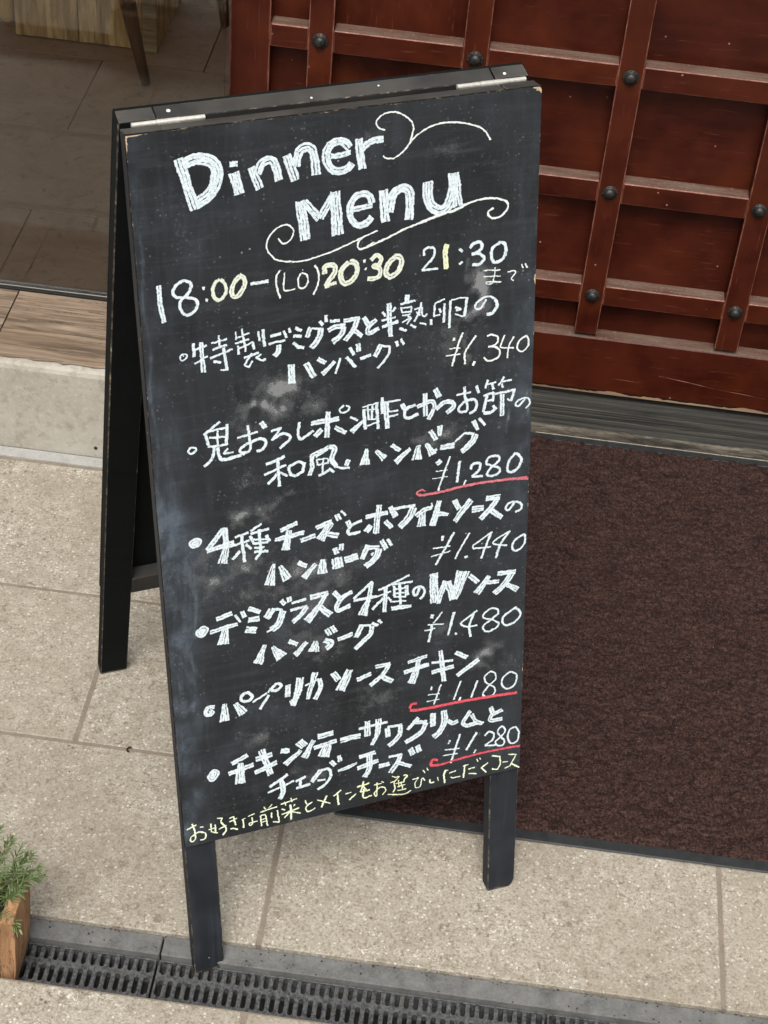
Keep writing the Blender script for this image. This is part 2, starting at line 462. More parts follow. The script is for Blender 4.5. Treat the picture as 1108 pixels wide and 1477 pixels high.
M = {
 'stone': stone_mat(),
 'grout': plain_mat('grout', (0.165, 0.137, 0.108), (0.225, 0.192, 0.156), 30, 0.95, 0.4, 0.1),
 'concrete': concrete_mat(),
 'mortar': plain_mat('bluish_mortar', (0.27, 0.27, 0.26), (0.36, 0.36, 0.34), 30, 0.9, 0.3, 0.2),
 'drain_concrete': plain_mat('grey_drain_concrete', (0.070, 0.072, 0.071), (0.165, 0.166, 0.160), 34, 0.85, 0.5, 0.3),
 'asphalt': plain_mat('asphalt', (0.04, 0.04, 0.041), (0.065, 0.065, 0.064), 60, 0.9, 0.5, 0.3),
 'plaster': plain_mat('facade_render', (0.42, 0.40, 0.36), (0.50, 0.48, 0.43), 6, 0.9, 0.2, 0.2),
 'iwall': plain_mat('interior_plaster', (0.62, 0.57, 0.50), (0.70, 0.65, 0.57), 6, 0.9, 0.2, 0.2),
 'plank': wood_mat('weathered_plank', (0.35, 0.28, 0.21), (0.185, 0.128, 0.085), (0.060, 0.038, 0.023), 'x', 0.8, 1.0, 1.0, 0.2, 7.0, 120),
 'redz': red_mat('red_lacquer_upright', 'z'),
 'redx': red_mat('red_lacquer_level', 'x'),
 'dusty': dusty_mat(),
 'rededge': red_edge_mat(),
 'blackedge': black_edge_mat(),
 'sill': wood_mat('dark_weathered_sill', (0.105, 0.098, 0.082), (0.045, 0.045, 0.040), (0.006, 0.008, 0.009), 'x', 0.75, 1.0, 0.8, 0.25, 4.0, 190),
 'sill_worn': wood_mat('worn_sill_foot', (0.21, 0.185, 0.145), (0.105, 0.094, 0.075), (0.018, 0.018, 0.017), 'x', 0.85, 1.0, 1.0, 0.12, 28.0, 170),
 'stud': plain_mat('blackened_bronze', (0.018, 0.017, 0.016), (0.055, 0.052, 0.048), 90, 0.45, 0.3, 0.5, 3, 0.7),
 'black_z': black_wood_mat('z'),
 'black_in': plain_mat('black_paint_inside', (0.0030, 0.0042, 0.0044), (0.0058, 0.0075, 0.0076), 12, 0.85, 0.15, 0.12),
 'black_x': black_wood_mat('x', 'black_painted_rail', (0.026, 0.0255, 0.025), (0.070, 0.066, 0.059)),
 'board': board_mat(),
 'ply': ply_edge_mat(),
 'steel': plain_mat('zinc_steel', (0.40, 0.39, 0.36), (0.56, 0.55, 0.50), 200, 0.5, 0.1, 0.5, 2, 0.45),
 'paint_white': plain_mat('white_screw_head', (0.6, 0.6, 0.58), (0.75, 0.75, 0.72), 100, 0.5, 0.1),
 'rubber': plain_mat('black_rubber', (0.010, 0.012, 0.013), (0.026, 0.029, 0.030), 60, 0.5, 0.3, 0.4),
 'pile': mat_pile_mat(),
 'glass': glass_mat(),
 'itile': floor_tile_mat(),
 'igrout': plain_mat('dark_grout', (0.035, 0.028, 0.022), (0.055, 0.045, 0.035), 30, 0.9),
 'alu': plain_mat('dark_door_track', (0.055, 0.052, 0.048), (0.085, 0.08, 0.072), 60, 0.4, 0.1, 0.5, 3, 0.6),
 'black_gap': plain_mat('black_gap_shade', (0.006, 0.006, 0.006), (0.012, 0.012, 0.012), 60, 0.7),  # near-black, painted for the shade in the track gaps
 'crate': wood_mat('old_crate_wood', (0.85, 0.60, 0.30), (0.55, 0.31, 0.12), (0.15, 0.070, 0.025), 'z', 0.8, 1.0, 0.8, 0.2, 7.0, 70),
 'crate_x': wood_mat('old_crate_trim', (0.45, 0.36, 0.22), (0.32, 0.22, 0.12), (0.17, 0.10, 0.05), 'x', 0.8, 1.0, 0.6),
 'ochre': plain_mat('ochre_painted_leg', (0.42, 0.25, 0.09), (0.55, 0.34, 0.13), 30, 0.5, 0.1),
 'dark_leg': wood_mat('dark_reflection_stool', (0.15, 0.080, 0.048), (0.11, 0.058, 0.034), (0.06, 0.030, 0.018), 'z', 0.5, 0.6, 0.2),
 'iron': iron_mat(),
 'planter': wood_mat('orange_brown_planter', (0.46, 0.265, 0.14), (0.36, 0.21, 0.115), (0.22, 0.115, 0.055), 'z', 0.85, 0.9, 0.9, 0.15, 11.0, 75),
 'soil': plain_mat('dark_soil', (0.012, 0.009, 0.007), (0.035, 0.026, 0.02), 120, 0.95, 0.8),
 'leaf': leaf_mat(),
 'stem': plain_mat('green_stem', (0.10, 0.13, 0.05), (0.17, 0.17, 0.08), 90, 0.7),
 'cw': chalk_mat('white_chalk', (0.50, 0.585, 0.62), (0.73, 0.81, 0.84), 0.345),
 'cf': chalk_mat('thin_white_chalk', (0.60, 0.66, 0.64), (0.78, 0.83, 0.81), 0.29, 0.16),
 'cy': chalk_mat('pale_yellow_chalk', (0.55, 0.59, 0.50), (0.72, 0.76, 0.64), 0.30, 0.14),
 'cY': chalk_mat('yellow_chalk', (0.62, 0.66, 0.42), (0.77, 0.81, 0.56), 0.30, 0.14),
 'cz': chalk_mat('greenish_chalk', (0.62, 0.70, 0.50), (0.78, 0.86, 0.64), 0.29, 0.12),
 'cp': chalk_mat('dusty_pink_chalk', (0.46, 0.105, 0.135), (0.62, 0.22, 0.24), 0.32),
 'cr': chalk_mat('red_chalk', (0.52, 0.055, 0.085), (0.68, 0.13, 0.15), 0.31),
}

# ------------------------------------------------------------------ geometry helpers
class MB:
    """collects shapes; build() links them as one mesh object"""
    def __init__(self):
        self.bm = bmesh.new()
    def box(self, lo, hi, bevel=0.0, mi=0, seg=1, mib=None):
        lo, hi = Vector(lo), Vector(hi)
        r = bmesh.ops.create_cube(self.bm, size=1.0)
        vs = r['verts']
        c, d = (lo + hi) / 2, hi - lo
        for v in vs:
            v.co = Vector((v.co.x * d.x, v.co.y * d.y, v.co.z * d.z)) + c
        fs = {f for v in vs for f in v.link_faces}
        for f in fs:
            f.material_index = mi
        if bevel > 0:
            es = list({e for v in vs for e in v.link_edges})
            rr = bmesh.ops.bevel(self.bm, geom=es, offset=bevel, segments=seg, affect='EDGES', profile=0.5)
            for f in rr['faces']:
                f.material_index = mi if mib is None else mib
        return self
    def prism(self, pts, axis, a, b, mi=0):
        """pts: 2-D outline; axis: extrusion axis"""
        def P(p, t):
            return {'x': (t, p[0], p[1]), 'y': (p[0], t, p[1]), 'z': (p[0], p[1], t)}[axis]
        va = [self.bm.verts.new(P(p, a)) for p in pts]
        vb = [self.bm.verts.new(P(p, b)) for p in pts]
        n = len(pts)
        fs = [self.bm.faces.new(va), self.bm.faces.new(vb[::-1])]
        for i in range(n):
            fs.append(self.bm.faces.new((va[i], vb[i], vb[(i + 1) % n], va[(i + 1) % n])))
        for f in fs:
            f.material_index = mi
        return self
    def tube(self, pts, rad, seg=8, mi=0, cap=True):
        pts = [Vector(p) for p in pts]
        if not hasattr(rad, '__len__'):
            rad = [rad] * len(pts)
        rings = []
        ref = Vector((0.31, 0.17, 0.93)).normalized()
        for i, p in enumerate(pts):
            t = (pts[min(i + 1, len(pts) - 1)] - pts[max(i - 1, 0)]).normalized()
            r0 = ref if abs(t.dot(ref)) < 0.9 else Vector((1, 0, 0))
            x = t.cross(r0).normalized()
            y = t.cross(x)
            rings.append([self.bm.verts.new(p + (x * math.cos(2 * math.pi * j / seg) + y * math.sin(2 * math.pi * j / seg)) * rad[i]) for j in range(seg)])
        for a, b in zip(rings, rings[1:]):
            for j in range(seg):
                f = self.bm.faces.new((a[j], a[(j + 1) % seg], b[(j + 1) % seg], b[j]))
                f.material_index = mi
                f.smooth = True
        if cap:
            for q in (rings[0][::-1], rings[-1]):
                f = self.bm.faces.new(q)
                f.material_index = mi
        return self
    def lathe(self, prof, axis_o, seg=16, ax='y', mi=0):
        """prof: (radius, height along the axis)"""
        o = Vector(axis_o)
        rings = []
        for r, h in prof:
            ring = []
            for j in range(seg):
                a = 2 * math.pi * j / seg
                if ax == 'y':
                    p = Vector((r * math.cos(a), h, r * math.sin(a)))
                else:
                    p = Vector((r * math.cos(a), r * math.sin(a), h))
                ring.append(self.bm.verts.new(o + p))
            rings.append(ring)
        for a, b in zip(rings, rings[1:]):
            for j in range(seg):
                f = self.bm.faces.new((a[j], a[(j + 1) % seg], b[(j + 1) % seg], b[j]))
                f.material_index = mi
                f.smooth = True
        for q in (rings[0], rings[-1]):
            try:
                self.bm.faces.new(q).material_index = mi
            except Exception:
                pass
        return self
    def build(self, name, mats, parent=None, loc=None, dusty_top=None):
        bmesh.ops.recalc_face_normals(self.bm, faces=self.bm.faces)
        if dusty_top is not None:
            for f in self.bm.faces:
                if f.normal.z > 0.8:
                    f.material_index = dusty_top
        me = bpy.data.meshes.new(name)
        self.bm.to_mesh(me)
        self.bm.free()
        if not isinstance(mats, (list, tuple)):
            mats = [mats]
        for m in mats:
            me.materials.append(m)
        return link(name, me, parent, loc)

def link(name, me, parent=None, loc=None, matrix=None):
    o = bpy.data.objects.new(name, me)
    C.objects.link(o)
    if parent is not None:
        o.parent = parent
    if loc is not None:
        o.location = loc
    if matrix is not None:
        o.matrix_local = matrix
    return o

def thing(name, label, cat, loc=(0, 0, 0), rz=0.0, group=None):
    o = bpy.data.objects.new(name, None)
    C.objects.link(o)
    o.empty_display_size = 0.1
    o.location = loc
    o.rotation_euler = (0, 0, rz)
    o['label'] = label
    o['category'] = cat
    if group:
        o['group'] = group
    return o

def struct(o):
    o['kind'] = 'structure'
    return o

def group_empty(name, loc=(0, 0, 0)):
    o = bpy.data.objects.new(name, None)
    C.objects.link(o)
    o.location = loc
    o['kind'] = 'structure'
    return o

# ================================================================== GROUND
# one sheet to the horizon (below everything), then the paving laid on it
def sheet(name, x0, x1, y0, y1, z, mat):
    b = MB()
    b.bm.faces.new([b.bm.verts.new(p) for p in ((x0, y0, z), (x1, y0, z), (x1, y1, z), (x0, y1, z))])
    return struct(b.build(name, mat))
sheet('ground', -60, 60, -60, -1.72, -0.085, M['asphalt'])
sheet('ground_bed', -60, 60, -1.72, -0.119, -0.09, M['mortar'])
sheet('ground_bed', -60, 60, -0.0005, 60, -0.09, M['mortar'])
sheet('ground_bed', -60, 60, -0.119, -0.0005, -0.175, M['mortar'])

pav = MB()
pav.box((-3.0, 0.0015, -0.08), (3.2, 1.6, -0.0016))
pav.box((-3.0, -1.70, -0.08), (3.2, -0.119, 0.0284))
pav = struct(pav.build('paving', M['grout']))

def tile_mesh(w, d, t, bev):
    b = MB()
    b.box((-w / 2, -d / 2, -t), (w / 2, d / 2, 0), bev)
    bmesh.ops.recalc_face_normals(b.bm, faces=b.bm.faces)
    me = bpy.data.meshes.new('tile')
    b.bm.to_mesh(me); b.bm.free()
    me.materials.append(M['stone'])
    return me
GAP = 0.0060
tm = tile_mesh(0.6 - GAP, 0.2985 - GAP, 0.02, 0.0012)
tm0 = tile_mesh(0.6 - GAP, 0.2950, 0.02, 0.0012)
def tile(me, x, y, z, parent, name='tile'):
    o = link(name, me, parent, (x, y, z))
    o.rotation_euler = (random.uniform(-.0007, .0007), random.uniform(-.0007, .0007), random.uniform(-.0006, .0006) + random.choice((0, math.pi)))
    return o
for row, (y0, xo) in enumerate(((0.0, 0.0), (0.2985, -0.313), (0.597, 0.0), (0.8955, -0.3))):
    for k in range(-5, 5):
        x0 = xo + 0.6 * k
        if row == 3 and x0 < -0.05:
            continue
        tile(tm0 if row == 0 else tm, x0 + 0.3, 0.1480 if row == 0 else y0 + 0.14925, random.uniform(-.0004, .0004), pav)
# raised near paving with its edge over the drain
tn = tile_mesh(0.6 - GAP, 0.6 - GAP, 0.02, 0.0022)
te = MB(); te.box((-0.3 + GAP / 2, -0.3 + GAP / 2, -0.045), (0.3 - GAP / 2, 0.3 - GAP / 2, 0), 0.0025)
bmesh.ops.recalc_face_normals(te.bm, faces=te.bm.faces)
tem = bpy.data.meshes.new('tile'); te.bm.to_mesh(tem); te.bm.free(); tem.materials.append(M['stone'])
for r in range(3):
    for k in range(-4, 4):
        tile(tn, 0.002 + 0.6 * k + (0.3 if r % 2 == 0 else 0.0) , -0.117 - 0.3 - 0.6 * r, 0.03, pav)
# far pavement edge / kerb behind the camera
kb = MB()
for k in range(-5, 6):
    kb.box((k * 0.6 + 0.003, -1.92, -0.085), (k * 0.6 + 0.597, -1.905 + 0.18, 0.03), 0.008)
struct(kb.build('kerb', M['concrete']))

# ================================================================== DRAIN
dr = MB()
X0 = -0.1225
for k in range(-3, 4):
    a = X0 + 1.0 * k
    dr.box((a + 0.0012, -0.0300, -0.07), (a + 0.9988, -0.0005, -0.006), 0.0012)
dr.box((-2.6, -0.118, -0.17), (3.1, -0.0005, -0.16))
dr.box((-2.6, -0.1185, -0.159), (3.1, -0.1175, -0.03))
dr.box((-2.6, -0.0298, -0.159), (3.1, -0.0005, -0.0702))
channel = struct(dr.build('drain_channel', M['drain_concrete']))

PITCH = 0.01202
def bar_mesh():
    b = MB()
    hw, zt, zb = 0.0030, -0.0115, -0.030
    b.box((-hw, -0.1155, zb), (hw, -0.0375, zt), 0.0007)
    y = -0.0405
    while y > -0.113:
        x = random.uniform(-.0007, .0007)
        s = random.uniform(0.0014, 0.0021)
        for _ in range(1):
            vs = bmesh.ops.create_icosphere(b.bm, subdivisions=1, radius=s)['verts']
            for v in vs:
                v.co = Vector((v.co.x + x, v.co.y * 1.1 + y, v.co.z * 0.75 + zt))
        y -= random.uniform(0.0036, 0.0044)
    bmesh.ops.recalc_face_normals(b.bm, faces=b.bm.faces)
    me = bpy.data.meshes.new('bar'); b.bm.to_mesh(me); b.bm.free(); me.materials.append(M['iron'])
    return me
bars = [bar_mesh() for _ in range(5)]
def crossbar_mesh(n, y0, y1, both=True):
    """band with the rounded ends of the slots cut into it"""
    b = MB()
    r = (PITCH - 0.0060) / 2
    top, bot = [], []
    W = n * PITCH
    for i in range(n):
        cx = (i + 0.5) * PITCH
        for j in range(7):
            a = math.pi * j / 6
            dx = -r * math.cos(a)
            top.append((cx + dx, y1 + (0.0 if not both else 0) + (r - r * math.sin(a)) * 1.0))
            bot.append((cx + dx, y0 - (r - r * math.sin(a))))
    top = [(0, y1 + r)] + top + [(W, y1 + r)]
    bot = [(0, y0 - r)] + bot + [(W, y0 - r)]
    zt, zb = -0.0117, -0.022
    def V(p, z): return b.bm.verts.new((p[0], p[1], z))
    t0 = [V(p, zt) for p in top]; t1 = [V(p, zb) for p in top]
    b0 = [V(p, zt) for p in bot]; b1 = [V(p, zb) for p in bot]
    for i in range(len(top) - 1):
        b.bm.faces.new((t0[i], t0[i + 1], b0[i + 1], b0[i]))
        b.bm.faces.new((t0[i], t1[i], t1[i + 1], t0[i + 1]))
        b.bm.faces.new((b0[i], b0[i + 1], b1[i + 1], b1[i]))
    bmesh.ops.recalc_face_normals(b.bm, faces=b.bm.faces)
    me = bpy.data.meshes.new('crossbar'); b.bm.to_mesh(me); b.bm.free(); me.materials.append(M['iron'])
    return me
N = 41
GX0 = -0.1245
gl = {-1: 'dark slotted drain grating at the left, under the wooden planter',
      0: 'dark slotted drain grating in the middle, under the left front leg of the chalkboard',
      1: 'dark slotted drain grating at the right, short of the bottom right corner'}
cbm = crossbar_mesh(N, -0.0638, -0.0566)
cbm2 = crossbar_mesh(N, -0.0968, -0.0896)
for s in (-1, 0, 1):
    g = thing('drain_grating', gl[s], 'grating', (GX0 + 0.5 * s + 0.0015, 0.0045, -0.0055), 0, 'drain gratings laid end to end')
    fr = MB()
    L = 0.497
    fr.box((0, -0.0375, -0.03), (L, -0.0352, -0.0105), 0.0005)
    fr.box((0, -0.1178, -0.03), (L, -0.1155, -0.0105), 0.0005)
    fr.box((0, -0.1155, -0.03), (0.0030, -0.0375, -0.0112), 0.0005)
    fr.box((L - 0.0030, -0.1155, -0.03), (L, -0.0375, -0.0112), 0.0005)
    fr.build('rim', M['iron'], g)
    for i in range(N):
        if i == 0: continue
        link('bar', random.choice(bars), g, (0.0022 + i * PITCH, 0, 0))
    link('crossbar', cbm, g, (0.0022, 0, 0))
    link('crossbar', cbm2, g, (0.0022, 0, 0.0))

# ================================================================== LEFT STEP (concrete riser, plank top)
H = 0.178
CE = -0.02                                       # the step ends behind the chalkboard
cb = MB()
pts = [(0.9255, 0.0), (0.9235, H - 0.012), (0.926, H - 0.005), (0.932, H - 0.0025), (1.0, H - 0.0025), (1.0, 0.0)]
cb.prism(pts, 'x', -3.0, CE)
cb.box((-3.0, 1.0005, 0.0), (CE, 1.1275, H - 0.014))
curb = struct(cb.build('concrete_step', M['concrete']))
mo = MB()
mo.box((-3.0, 0.900, -0.01), (CE, 0.9235, 0.0012), 0.0005)
struct(mo.build('mortar_strip', M['mortar']))
rf = MB(); rf.lathe([(0.0032, 0.0), (0.0032, -0.0008), (0.0022, -0.0012)], (-0.4304, 0.9252, 0.0205), 12)
rf.build('stain_plug', M['stud'], curb)
# planks on the step, front arris chipped
def plank(x0, x1):
    b = MB()
    n = max(6, int((x1 - x0) / 0.012))
    z1, z0 = H + 0.0015, H - 0.0135
    xs = [x0 + (x1 - x0) * i / n for i in range(n + 1)]
    fy = [0.9385 + 0.0022 * math.sin(i * 1.7) + random.uniform(-0.0012, 0.0028) for i in range(n + 1)]
    rows = []
    for x, f in zip(xs, fy):
        rows.append([b.bm.verts.new(p) for p in ((x, f + 0.001, z0 + 0.0125), (x, f, z1 - 0.0015), (x, f + 0.0016, z1), (x, 1.1245, z1), (x, 1.1255, z1 - 0.001), (x, 1.1255, z0 + 0.0125))])
    for a, c in zip(rows, rows[1:]):
        for j in range(5):
            b.bm.faces.new((a[j], a[j + 1], c[j + 1], c[j]))
    b.bm.faces.new(rows[0]); b.bm.faces.new(rows[-1][::-1])
    return b.build('plank', M['plank'], curb)
for a, c in ((-1.812, -1.210), (-1.207, -0.606), (-0.6035, CE + 0.001)):
    plank(a, c)

# ================================================================== FACADE
YD = 1.17
fc = MB()
fc.box((-3.2, 1.10, -0.08), (-1.9, 1.35, 3.2))
fc.box((1.15, 1.10, -0.08), (3.4, 1.35, 3.2))
fc.box((-1.9, 1.10, 2.12), (1.15, 1.35, 3.2))
facade = thing('shop_front_wall', 'pale rendered shop wall framing the glass front and the red door', 'wall', (0, 0, 0))
fc.build('wall', M['plaster'], facade)

# interior room
rm = MB()
rm.box((-3.0, 1.36, 0.0), (1.2, 4.4, H - 0.012))
room_floor = struct(rm.build('interior_floor', M['igrout']))
rm2 = MB()
rm2.box((-1.9, 1.1500, 0.0), (-0.2580, 1.3599, H - 0.012))
struct(rm2.build('interior_floor_front', M['igrout']))
it = MB(); it.box((-0.3 + 0.0012, -0.1495 + 0.0012, -0.012), (0.3 - 0.0012, 0.1495 - 0.0012, 0), 0.0006)
bmesh.ops.recalc_face_normals(it.bm, faces=it.bm.faces)
itm = bpy.data.meshes.new('floor_tile'); it.bm.to_mesh(itm); it.bm.free(); itm.materials.append(M['itile'])
def cut_tile(x0, x1, y0, y1):
    b = MB(); b.box((x0 + .0012, y0 + .0012, H - 0.012), (x1 - .0012, y1 - .0012, H), 0.0006)
    return b.build('floor_tile', M['itile'], room_floor)
ys = [1.385 + 0.299 * i for i in range(9)]
xo = [-0.352, -0.660, -0.449, -0.66, -0.35, -0.66, -0.35, -0.66]
for k in range(-3, 1):
    cut_tile(-0.652 + 0.6 * k, min(-0.052 + 0.6 * k, -0.2585), 1.1495, 1.385)
for i, y0 in enumerate(ys[:-1]):
    for k in range(-3, 3):
        o = link('floor_tile', itm, room_floor, (xo[i] + 0.6 * k + 0.3, y0 + 0.1495, H))
        o.rotation_euler = (0, 0, random.choice((0, math.pi)))
wl = MB()
wl.box((-3.1, 1.3501, H), (-2.95, 4.4, 0.5)); wl.box((-3.1, 1.3501, 2.45), (-2.95, 4.4, 2.6)); wl.box((-3.1, 2.75, 0.5), (-2.95, 2.95, 2.45)); wl.box((1.2, 1.3501, H), (1.35, 4.4, 2.6))  # unseen walls; side and rear openings added to let daylight into the room
wl.box((-3.1, 4.4, H), (1.35, 4.55, 0.5)); wl.box((-3.1, 4.4, 2.45), (1.35, 4.55, 2.6)); wl.box((-3.1, 1.3501, 2.6), (1.35, 4.55, 2.7))
struct(wl.build('interior_walls', M['iwall']))

# ---- glass front left of the door
gf = thing('glass_front', 'clear shop window pane left of the red door, standing in a dark floor track', 'window', (0, 0, 0))
XG = -0.2575
b = MB(); b.box((-1.9, 1.1285, H - 0.0138), (XG, 1.1320, H + 0.0022), 0.0004); b.build('gap_shade', M['black_gap'], gf)  # solid black strip standing for the shade in the front gap
b = MB(); b.box((-1.9, 1.1321, H - 0.0138), (XG, 1.1415, H + 0.0060), 0.0010); b.build('track', M['alu'], gf)
b = MB(); b.box((-1.9, 1.1416, H - 0.0138), (XG, 1.1490, H + 0.0028), 0.0004); b.build('gap_shade', M['black_gap'], gf)  # second strip, blackened for the shade in the rear gap
b = MB(); b.box((-1.88, 1.1350, H + 0.006), (XG - 0.0005, 1.1398, 2.08)); b.build('pane', M['glass'], gf)
b = MB(); b.box((-1.9, 1.130, 2.08), (XG, 1.146, 2.12), 0.001); b.box((-1.9, 1.130, H + .006), (-1.88, 1.146, 2.08), 0.001); b.build('frame', M['alu'], gf)

# ---- the red lattice door
door = thing('lattice_door', 'red-brown lacquered wooden door of recessed panels with dark round studs at the crossings', 'door', (0, 0, 0))
XL, XR, ZT = -0.2565, 1.145, 2.115
DEP = 0.0285
stx = [-0.1160 + 0.2386 * i for i in range(6)]
rlz = [0.2848 + 0.1980 * i for i in range(10)]
rlz = [0.2830, 0.4785, 0.6805] + [0.6805 + 0.201 * i for i in range(1, 8)]
SW, RW = 0.0192, 0.0187
def board(name, lo, hi, mats, bev=0.0016, top=None, lab=None):
    b = MB()
    mats = list(mats) if isinstance(mats, list) else [mats]
    if bev: mats.append(M['rededge'])
    b.box(lo, hi, bev, 0, 1, len(mats) - 1 if bev else None)
    o = b.build(name, mats, door, dusty_top=top)
    if lab: o['label'] = lab
    return o
RD = [M['redx'], M['dusty']]
TH = 0.045
board('door_stile', (XL, YD, 0.084), (-0.1945, YD + TH, ZT), M['redz'])
board('door_stile', (XR - 0.06, YD, 0.084), (XR, YD + TH, ZT), M['redz'])
# bottom board with worn chamfer
b = MB()
b.prism([(YD + 0.0045, 0.0840), (YD - 0.0005, 0.0915), (YD - 0.0005, 0.1955), (YD + 0.0010, 0.1972), (YD + TH, 0.1972), (YD + TH, 0.0840)], 'x', -0.1944, XR - 0.0601)
b.build('bottom_board', RD, door, dusty_top=1)
b = MB()
n = 220
top = []
for i in range(n + 1):
    x = -0.194 + (XR - 0.06 + 0.194) * i / n
    top.append((x, 0.0868 + max(0.0, 0.0045 * math.sin(i * 0.31) * math.sin(i * 0.13 + 1)) + random.uniform(-0.0008, 0.0016)))
vv = [[b.bm.verts.new((x, YD - 0.0012, z)), b.bm.verts.new((x, YD - 0.0008, 0.0835)), b.bm.verts.new((x, YD + 0.004, 0.0832))] for x, z in top]
for a, c in zip(vv, vv[1:]):
    b.bm.faces.new((a[0], c[0], c[1], a[1])); b.bm.faces.new((a[1], c[1], c[2], a[2]))
b.build('worn_edge', wood_mat('bare_worn_wood', (0.42, 0.30, 0.19), (0.30, 0.19, 0.12), (0.12, 0.065, 0.04), 'x', 0.8, 1.0, 0.5), door)['label'] = 'rubbed bare lower edge of the red door'
zb = [0.1972] + rlz
edges = [-0.1945] + stx + [XR - 0.06]
for i, z in enumerate(rlz):
    for a, c in zip(edges, edges[1:]):
        x0 = a + (SW if a in stx else 0) + 0.0003
        x1 = c - (SW if c in stx else 0) - 0.0003
        if x1 - x0 < 0.01 or z - RW > ZT: continue
        board('rail', (x0, YD + 0.0006, z - RW), (x1, YD + DEP + 0.003, min(z + RW, ZT)), RD, 0.0014, 1)
for x in stx:
    if x < XR - 0.07:
        board('stile', (x - SW, YD - 0.0004, 0.2045), (x + SW, YD + DEP + 0.0028, ZT), M['redz'], 0.0014)
for i in range(len(rlz)):
    z0 = (rlz[i - 1] + RW) if i else 0.1972
    z1 = rlz[i] - RW
    for a, c in zip(edges, edges[1:]):
        x0 = a + (SW if a in stx else 0); x1 = c - (SW if c in stx else 0)
        if x1 - x0 < 0.01: continue
        board('panel', (x0 - 0.002, YD + DEP, z0 - 0.002), (x1 + 0.002, YD + DEP + 0.012, z1 + 0.002), random.choice([M['redx'], M['redz'], M['redx']]), 0)
board('panel', (-0.19, YD + DEP + 0.0125, 0.2), (XR - 0.06, YD + TH - 0.001, ZT), M['redz'], 0, None, 'plain back board of the door')
# studs
b = MB()
b.lathe([(0.0128, 0.0), (0.0128, -0.0012), (0.0118, -0.0022), (0.0100, -0.0026), (0.0092, -0.0036), (0.0088, -0.0062), (0.0070, -0.0088), (0.0042, -0.0104), (0.0012, -0.0110)], (0, 0, 0), 20)
for j in range(12):
    a = 2 * math.pi * j / 12
    vs = bmesh.ops.create_icosphere(b.bm, subdivisions=1, radius=0.0013)['verts']
    for v in vs:
        v.co += Vector((0.0112 * math.cos(a), -0.0022, 0.0112 * math.sin(a)))
bmesh.ops.recalc_face_normals(b.bm, faces=b.bm.faces)
stm = bpy.data.meshes.new('stud'); b.bm.to_mesh(stm); b.bm.free(); stm.materials.append(M['stud'])
for x in stx:
    if x > XR - 0.07: continue
    for z in rlz:
        if z < ZT - 0.02:
            sd = link('stud', stm, door, (x + random.uniform(-.0008, .0008), YD - 0.0004, z + random.uniform(-.0008, .0008)))
            sd.rotation_euler = (random.uniform(-.05, .05), random.uniform(0, 6), random.uniform(-.05, .05))
            sd.scale = (random.uniform(.95, 1.04),) * 3

# ---- sill beam under the door
sb = MB()
pr = [(1.1495, -0.01), (1.1495, 0.0125), (1.1515, 0.0150), (1.1535, 0.0235), (1.1560, 0.0260), (1.1565, 0.0350), (1.1578, 0.0356), (1.1580, 0.0440), (1.1592, 0.0446), (1.1595, 0.0530), (1.1607, 0.0536), (1.1610, 0.0660), (1.1640, 0.0695), (1.235, 0.0695), (1.235, -0.01)]
sb.prism(pr, 'x', CE - 0.4, XR + 0.004)
sill = thing('door_sill', 'dark weathered grooved timber sill between the red door and the brown mat', 'sill', (0, 0, 0))
sb.build('beam', M['sill'], sill)
n = 110
b = MB()
rows = []
for i in range(n + 1):
    x = CE - 0.39 + (XR - CE + 0.39) * i / n
    e = 0.0215 + 0.004 * math.sin(i * 0.33) + random.uniform(-0.0035, 0.0035)
    rows.append([b.bm.verts.new(p) for p in ((x, 1.1483, -0.01), (x, 1.1483, 0.0110), (x, 1.1490, 0.0136), (x, 1.1518, 0.0168), (x, 1.1540, min(e, 0.0243)), (x, 1.1562, 0.018))])
for a, c in zip(rows, rows[1:]):
    for j in range(5):
        b.bm.faces.new((a[j], c[j], c[j + 1], a[j + 1]))
b.build('worn_foot', M['sill_worn'], sill)['label'] = 'pale splintered lower edge of the sill'
# filler between sill and step side, behind the chalkboard
b = MB(); b.box((CE + 0.0005, 1.128, -0.01), (CE + 0.012, 1.1482, H - 0.02)); struct(b.build('step_return', M['concrete']))

# ================================================================== INTERIOR FURNITURE
# old wooden crate
cr = thing('wooden_crate', 'old yellowish plank crate on the brown floor behind the glass', 'crate', (-0.709, 2.0435, H), math.radians(-0.3))
CW, CD, CH = 0.151, 0.27, 0.42
def cpart(name, lo, hi, mat, bev=0.0015):
    b = MB(); b.box(lo, hi, bev); return b.build(name, mat, cr)
fx = [-CW, -0.016, 0.121, CW]
for a, c in zip(fx, fx[1:]):
    cpart('board', (a + 0.0008, 0.0, 0.003), (c - 0.0008, 0.018, CH), M['crate'])
fy = [0.0185, 0.14, CD]
for a, c in zip(fy, fy[1:]):
    for sx in (-1, 1):
        x = (sx * CW - 0.016) if sx > 0 else -CW
        cpart('board', (x, a + 0.0005, 0.003), (x + 0.016, c - 0.001, CH), M['crate'])
cpart('board', (-CW + 0.0165, CD - 0.018, 0.003), (CW - 0.0165, CD - 0.001, CH), M['crate'])
cpart('lid', (-CW - 0.01, -0.01, CH + 0.0005), (CW + 0.01, CD + 0.01, CH + 0.018), M['crate_x'])
cpart('batten', (0.1215, -0.0065, 0.0), (CW + 0.001, -0.0002, CH - 0.002), M['crate_x'])
cpart('batten', (-0.12, -0.0065, 0.24), (0.121, -0.0002, 0.30), M['crate_x'])

